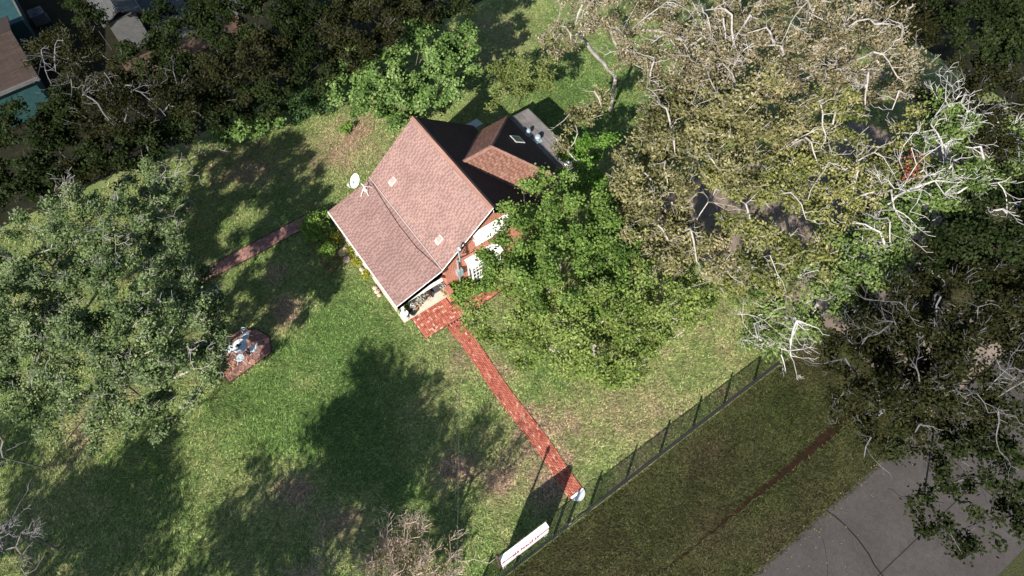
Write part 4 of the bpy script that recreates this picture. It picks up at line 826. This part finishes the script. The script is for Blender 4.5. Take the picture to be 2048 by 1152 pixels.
 ('woodland_tree','darkoak','dark tree on the rear line behind the dark shrub','tree','dark trees crowding the neighbouring lots beyond the rear line',0.4,[(6.4, 35.7, 5.5, 1.8), (8.9, 36.1, 6.0, 2.2)]),
 ('woodland_tree','darkpecan','large olive-tinged dark tree at the top behind the bright green tree','tree','dark trees crowding the neighbouring lots beyond the rear line',0.4,[(12.3, 34.6, 8.0, 2.8), (14.6, 34.7, 8.0, 2.4), (11.3, 34.8, 6.5, 1.6)]),
 ('woodland_tree','darkoak','dark tree at the top edge nearest the open back lawn','tree','dark trees crowding the neighbouring lots beyond the rear line',0.4,[(17.2, 35.0, 7.0, 2.0), (19.4, 35.3, 7.0, 2.0)]),
 ('woodland_tree','darkpecan','dark tree filling the gap between the brown roof and the rear line','tree','dark trees crowding the neighbouring lots beyond the rear line',0.4,[(-4.7, 40.7, 5.5, 2.2), (-5.7, 37.7, 4.8, 1.9), (-1.8, 40.7, 6.0, 1.8)]),
 ('woodland_tree','darkoak','small dark green tree touching the top edge beside the air conditioner','tree','dark trees crowding the neighbouring lots beyond the rear line',0.4,[(-1.3, 51.4, 5.5, 1.3), (-1.1, 50.5, 5.0, 1.0)]),
 ('bare_tree','pinkbare','pinkish twiggy nearly bare tree rising at the bottom edge','tree',None,0.5,[(-1.0, 7.3, 4.2, 1.4), (-0.7, 5.9, 4.4, 1.4), (-2.4, 7.3, 4.0, 1.3), (-1.7, 6.2, 4.0, 1.6)]),
 ('bare_tree','pinkbare','low bare pinkish twigs at the bottom edge left of the larger twiggy tree','tree',None,0.4,[(-5.0, 8.5, 4.5, 0.9), (-5.9, 8.8, 4.2, 0.8)]),
 ('bare_tree','greybare','leafless grey tree at the left edge below the grey-green oak','tree',None,0.5,[(-13.9, 20.8, 7.0, 0.9), (-14.4, 21.8, 7.0, 1.2)]),
 ('bare_tree','greybare','leafless grey tree in the bottom left corner','tree',None,0.5,[(-14.4, 17.6, 7.0, 1.2), (-15.3, 17.4, 7.0, 1.4), (-14.8, 16.6, 6.5, 1.2)]),
 ('oak_tree','offoak','tall oak south-west of the lawn','tree',None,.4,[(-13.7, 7.8, 10.5, 2.6), (-15.3, 7.0, 9.0, 2.2), (-14.6, 3.9, 8.5, 2.8), (-10.9, 1.9, 8.0, 2.2), (-14.0, 6.5, 9.0, 3.2), (-11.3, 4.4, 8.5, 2.8), (-11.8, 6.5, 9.0, 2.2), (-11.1, 7.5, 10.0, 1.6), (-9.5, 6.0, 9.0, 1.8)]),
 ('oak_tree','offoak','tall oak beside the south-west corner','tree',None,.4,[(-18.6, 6.5, 8.5, 2.8), (-18.5, 4.3, 8.5, 2.8), (-21.6, 6.3, 9.0, 1.8), (-15.4, 6.0, 8.0, 2.0)]),
 ('oak_tree','offoak','tall oak west of the lawn','tree',None,.4,[(-25.1, 11.3, 9.5, 2.8), (-27.5, 11.1, 9.5, 2.6), (-27.0, 8.1, 9.5, 2.8), (-23.7, 12.2, 9.5, 1.6), (-23.5, 13.4, 9.5, 1.5), (-26.2, 10.4, 9.0, 2.4)]),
 ('oak_tree','offoak','tall oak beyond the west line','tree',None,.4,[(-28.0, 19.0, 9.0, 2.0), (-28.2, 15.1, 9.0, 2.0), (-28.5, 12.1, 9.0, 2.4)]),
]
FLOWER = [(28.2, 6.73, 10.7, 0.4), (27.48, 6.32, 10.7, 0.4)]
for i, sp in enumerate(TREES): make_tree(sp, 100 + i)

# small plants around the house
def plant(kname, style, label, x, y, r, h, cat='plant', group=None, z0=0.):
    s = LEAF[style]; rg = np.random.default_rng(int(abs(x * 131 + y * 17)) + 5); t_ = thing(kname, label, cat, (x, y, z0), group)
    lobes = [(x + rg.normal(0, r * .3), y + rg.normal(0, r * .3), z0 + h * .6, r * .75) for _ in range(3)]
    P, par, tips, pts, lob, sub = grow(rg, (x, y), lobes, z0 + h * .2, s['dens'], h / (2 * r)); P[0, 2] = z0
    R = np.full(len(P), .012); tubes_mesh('stem', P, par, R, s['bmat'], t_); leaves('foliage', pts, .5 + rg.normal(0, .15, len(pts)), s, rg, t_); return t_
for x, y, r, h, st, lab in [(4.0, 28.9, .9, 1.2, 'lowgreen', 'bushy green shrub at the rear corner of the porch beside the paved walk'), (3.7, 27.8, .75, 1.0, 'lowgreen', 'bushy green shrub in the middle of the bed left of the porch'),
                            (3.8, 26.7, .7, .9, 'lowgreen', 'bushy green shrub next to the pale stepping stones'), (4.55, 27.3, .5, .8, 'yellowplant', 'yellow-leaved shrub under the porch eave'), (4.7, 25.9, .45, .6, 'yellowplant', 'low yellow-green plant beside the stepping stones'),
                            (4.75, 24.8, .35, .5, 'yellowplant', 'low yellow-green edging plant halfway along the porch'), (4.8, 23.6, .28, .4, 'yellowplant', 'small yellow flowering edging plant along the porch kerb'),
                            (8.75, 18.85, .8, 1.3, 'lowgreen', 'leafy green plant at the foot of the brick pier'), (9.4, 18.7, .6, 1.1, 'lowgreen', 'leafy green plant between the pier and the bay window'), (10.2, 18.75, .35, .4, 'dark', 'low dark plant in the soil under the bay window'),
                            (9.6, 35.3, .55, .6, 'lowgreen', 'spiky strap-leaved plant alone in the upper lawn')]:
    plant('shrub' if r > .6 else 'garden_plant', st, lab, x, y, r, h)
for x, y, r, h, lab in [(6.05, 19.72, .22, .35, 'white-flowering pot plant on the porch slab, left of the others'), (6.35, 19.82, .26, .4, 'white-flowering pot plant in the middle of the porch front'), (6.75, 19.95, .24, .45, 'white-flowering pot plant nearest the glider bench'), (8.05, 19.75, .22, .5, 'white-flowering pot plant against the brick wall corner')]:
    plant('flowering_plant', 'whiteflower', lab, x, y, r, h, 'plant', 'flowering plants on the porch', .42)
    b = MB(); b.lathe([(0, .15), (.10, .15), (.14, .38), (.155, .40), (.12, .40), (0, .38)], (x, y, 0), 14); tag(b.build('flower_pot', M['terracotta']), lab.replace('white-flowering pot plant', 'terracotta pot of the white-flowering plant'), 'pot', 'pots on the porch')
plant('garden_plant', 'lowgreen', 'bright green fern by the porch corner post', 5.45, 20.0, .25, .4, z0=.15)
# planter bench with dark seat on porch, glider
gl = thing('glider_bench', 'black slatted glider bench with grey seat on the porch', 'bench', (7.75, 20.2, .14))
b = MB()
for k in range(6): b.box(7.35 + k * .15, 20.32, .45, 7.44 + k * .15, 20.37, .95)
b.box(7.3, 20.3, .95, 8.25, 20.39, 1.02); b.box(7.3, 20.3, .42, 8.25, 20.38, .46); b.build('backrest', M['black'], gl)
b = MB(); b.box(7.32, 19.8, .46, 8.1, 20.28, .56); b.build('seat', M['grey'], gl)
for xa in (7.3, 8.1): b = MB(); b.box(xa, 19.82, .145, xa + .05, 20.37, .20); b.box(xa, 19.85, .20, xa + .05, 19.90, .45); b.box(xa, 20.30, .20, xa + .05, 20.35, .419); b.box(xa - .01, 19.80, .66, xa + .06, 20.29, .70); b.build('side_frame', M['black'], gl)
tt = thing('porch_table', 'dark brown oval table on the porch behind the flower pots', 'table', (7.0, 20.05, .14))
b = MB(); b.lathe([(0, .60), (.36, .60), (.38, .57), (.36, .55), (0, .55)], (0, 0, 0), 20); b.v = [(7.0 + x * 1.1, 20.1 + y * .85, z) for x, y, z in b.v]; b.build('tabletop', M['brown'], tt)
for k in range(4): a = math.pi / 4 + k * math.pi / 2; b = MB(); b.tube([(7.0 + .2 * math.cos(a), 20.1 + .2 * math.sin(a), .55), (7.0 + .28 * math.cos(a), 20.1 + .25 * math.sin(a), .145)], .02, 6); b.build('leg', M['brown'], tt)
# white urn & statue at the corner
b = MB(); b.lathe([(0, 0), (.17, 0), (.17, .08), (.08, .12), (.07, .3), (.15, .42), (.22, .62), (.24, .66), (.19, .66), (0, .60)], (5.22, 19.55, .145), 18); tag(b.build('garden_urn', M['white'], smooth=False), 'white pedestal urn on the front corner of the porch slab', 'urn')
b = MB(); b.lathe([(0, 0), (.15, 0), (.15, .1), (.09, .14), (.12, .35), (.15, .5), (.10, .62), (.05, .66), (.085, .74), (.07, .83), (0, .86)], (5.35, 19.9, .145), 16); tag(b.build('garden_statue', M['white']), 'small white figure statue behind the pedestal urn', 'statue')
b = MB(); b.lathe([(0, 0), (.16, 0), (.20, .22), (.22, .24), (.17, .24), (0, .2)], (5.75, 19.58, .145), 16); tag(b.build('planter_pot', M['black']), 'black empty pot beside the pedestal urn', 'pot')
b = MB(); b.lathe([(0, 0), (.18, 0), (.18, .06), (.06, .1), (.06, .55), (.24, .62), (.26, .68), (.22, .68), (0, .64)], (9.15, 19.0, 0), 18); tag(b.build('bird_bath', M['white']), 'white bird bath against the gable wall below the service mast', 'bird bath')
# stepping stones, edging stones
for i, (x, y, r, lab) in enumerate([(4.45, 26.2, .33, 'larger pale stepping stone in the bed left of the porch'), (4.35, 25.5, .26, 'smaller pale stepping stone nearest the lawn left of the porch')]):
    b = MB(); n_ = 7; top = [(x + r * random.uniform(.8, 1.15) * math.cos(2 * math.pi * k / n_), y + r * random.uniform(.8, 1.15) * math.sin(2 * math.pi * k / n_), .07) for k in range(n_)]; b.slab(top, .06); tag(b.build('stepping_stone', M['stone']), lab, 'stone', 'stepping stones by the porch bed')
for i, (x, y, r) in enumerate([(4.78, 24.3, .15), (4.75, 24.0, .13), (4.78, 22.6, .16), (4.76, 22.3, .18), (4.74, 22.0, .14)]):
    b = MB(); prof = [(0, 0), (r, .02), (r * 1.05, .08), (r * .6, .15), (0, .17)]; b.lathe(prof, (x, y, 0), 9); b.v = [(a + random.uniform(-.02, .02), c + random.uniform(-.02, .02), d) for a, c, d in b.v]
    tag(b.build('edging_stone', M['stone'], smooth=True), 'pale rounded edging stone along the porch kerb', 'stone', 'edging stones along the porch kerb')
m, nt, out = nmat('red_mulch'); f = noise(nt, coords(nt), 12, 5, .7); finish(nt, out, ramp(nt, f, [(.3, (.10, .05, .03)), (.7, (.24, .12, .08))]), .95, .1, f, 1, .04)
poly_sheet('mulch_bed', [(2.9, 25.2), (3.7, 25.0), (4.85, 25.1), (4.85, 29.2), (3.3, 29.3), (2.9, 27.6)], .009, m)
poly_sheet('bay_window_bed', [(8.5, 18.45), (11.3, 18.5), (12.2, 18.9), (12.2, 19.58), (8.4, 19.58)], .009, m)
# cut logs near the driveway
for i, (x, y, a, l, r) in enumerate([(29.0, 5.35, .2, .9, .20), (29.1, 4.95, .1, .9, .18), (29.7, 4.9, .3, .8, .2), (28.9, 6.0, .1, 1.9, .17), (30.1, 4.6, .5, .8, .17)]):
    b = MB(); d = Vector((math.cos(a), math.sin(a), 0)); p_ = Vector((x, y, r)); b.mi = 0; b.tube([p_ - d * l / 2, p_, p_ + d * l / 2], [r, r * .96, r * .92], 12, False); b.mi = 1
    for s_, rr in ((-1, r), (1, r * .92)):
        u_ = d.cross(Vector((0, 0, 1))); ring = [p_ + d * s_ * l / 2 + (u_ * math.cos(t_) + Vector((0, 0, 1)) * math.sin(t_)) * rr for t_ in np.linspace(0, 2 * math.pi, 12, endpoint=False)]; b.face(ring if s_ < 0 else ring[::-1])
    lab = ['cut pale log left end of the pile near the fence', 'cut pale log lying second from the left in the pile', 'cut pale log on the right side of the pile', 'longest cut pale log behind the pile', 'small cut pale log nearest the fence'][i]
    tag(b.build('cut_log', [LEAF['deadwhite']['bmat'], M['log']]), lab, 'log', 'cut logs beside the driveway')

# ---------------------------------------------------------------- neighbouring houses
nb = thing('neighbour_house', 'brown shingled house with teal walls cut by the left picture edge', 'house', (-12, 54, 0))
b = MB(); b.box(-19.5, 50.6, 0, -6.9, 57.8, 2.95); b.build('wall', M['teal'], nb)
b = MB(); b.slab([(-20.0, 50.3, 3.05), (-6.4, 50.3, 3.05), (-6.4, 54.5, 4.3), (-20, 54.5, 4.3)], .12); b.slab([(-20, 54.505, 4.3), (-6.4, 54.505, 4.3), (-6.4, 58.3, 3.2), (-20, 58.3, 3.2)], .12); rf = b.build('roof', M['nbroof'], nb)
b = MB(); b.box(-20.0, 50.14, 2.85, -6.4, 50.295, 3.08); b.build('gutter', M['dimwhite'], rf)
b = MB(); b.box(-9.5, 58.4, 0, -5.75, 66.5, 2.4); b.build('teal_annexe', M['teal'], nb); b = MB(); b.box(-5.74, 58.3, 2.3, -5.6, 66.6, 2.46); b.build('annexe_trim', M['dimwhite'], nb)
ac = thing('air_conditioner', 'grey square outdoor air conditioner with round fan beside the teal annexe', 'air conditioner', (-4.9, 61.6, 0))
b = MB(); b.box(-5.4, 61.0, .1, -4.3, 62.1, .85); b.box(-5.45, 60.95, 0, -4.25, 62.15, .095); b.build('body', M['dimgrey'], ac)
b = MB(); 
for rr in (.45, .34, .22, .1): b.tube([(-4.85 + rr * math.cos(a), 61.55 + rr * math.sin(a), .87) for a in np.linspace(0, 2 * math.pi, 21)], .015, 4, False)
for k in range(4): a = k * math.pi / 2 + .4; b.slab([(-4.85, 61.55, .862), (-4.85 + .4 * math.cos(a), 61.55 + .4 * math.sin(a), .862), (-4.85 + .4 * math.cos(a + .5), 61.55 + .4 * math.sin(a + .5), .862)], .008)
b.build('fan_grille', M['dimwhite'], ac)
n2 = thing('pale_outbuilding', 'pale walled building with grey shingle gable at the top edge beside a deck', 'house', (0, 56, 0))
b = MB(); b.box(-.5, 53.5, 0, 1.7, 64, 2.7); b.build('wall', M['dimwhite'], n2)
b = MB(); b.slab([(-.9, 53.2, 2.75), (.6, 53.2, 3.5), (.6, 64, 3.5), (-.9, 64, 2.75)], .1); b.slab([(.605, 53.2, 3.5), (2.1, 53.2, 2.75), (2.1, 64, 2.75), (.605, 64, 3.5)], .1); rf = b.build('roof', M['nbtile'], n2)
b = MB(); b.slab([(2.1, 53.1, 2.80), (2.22, 53.1, 2.74), (2.22, 64, 2.74), (2.1, 64, 2.80)], .12); b.build('gutter', M['dimwhite'], rf)
kind(MB().box(2.3, 52.2, -.01, 9.5, 62, .06).build('neighbour_patio', simple('dull_concrete', (.09, .09, .087), .9, .1, .15, 2)), 'structure')  # patio concrete darkened to paint in dimming on the neighbouring lot
kind(MB().box(-1.2, 50.0, 0, 8.5, 52.15, .18).build('neighbour_deck', M['deck']), 'structure')
plant_ = make_tree(('flowering_shrub', 'flower', 'clump of orange-red blossom among the brown-olive and white-limbed crowns', 'flowering tree', None, .5, FLOWER), 900)
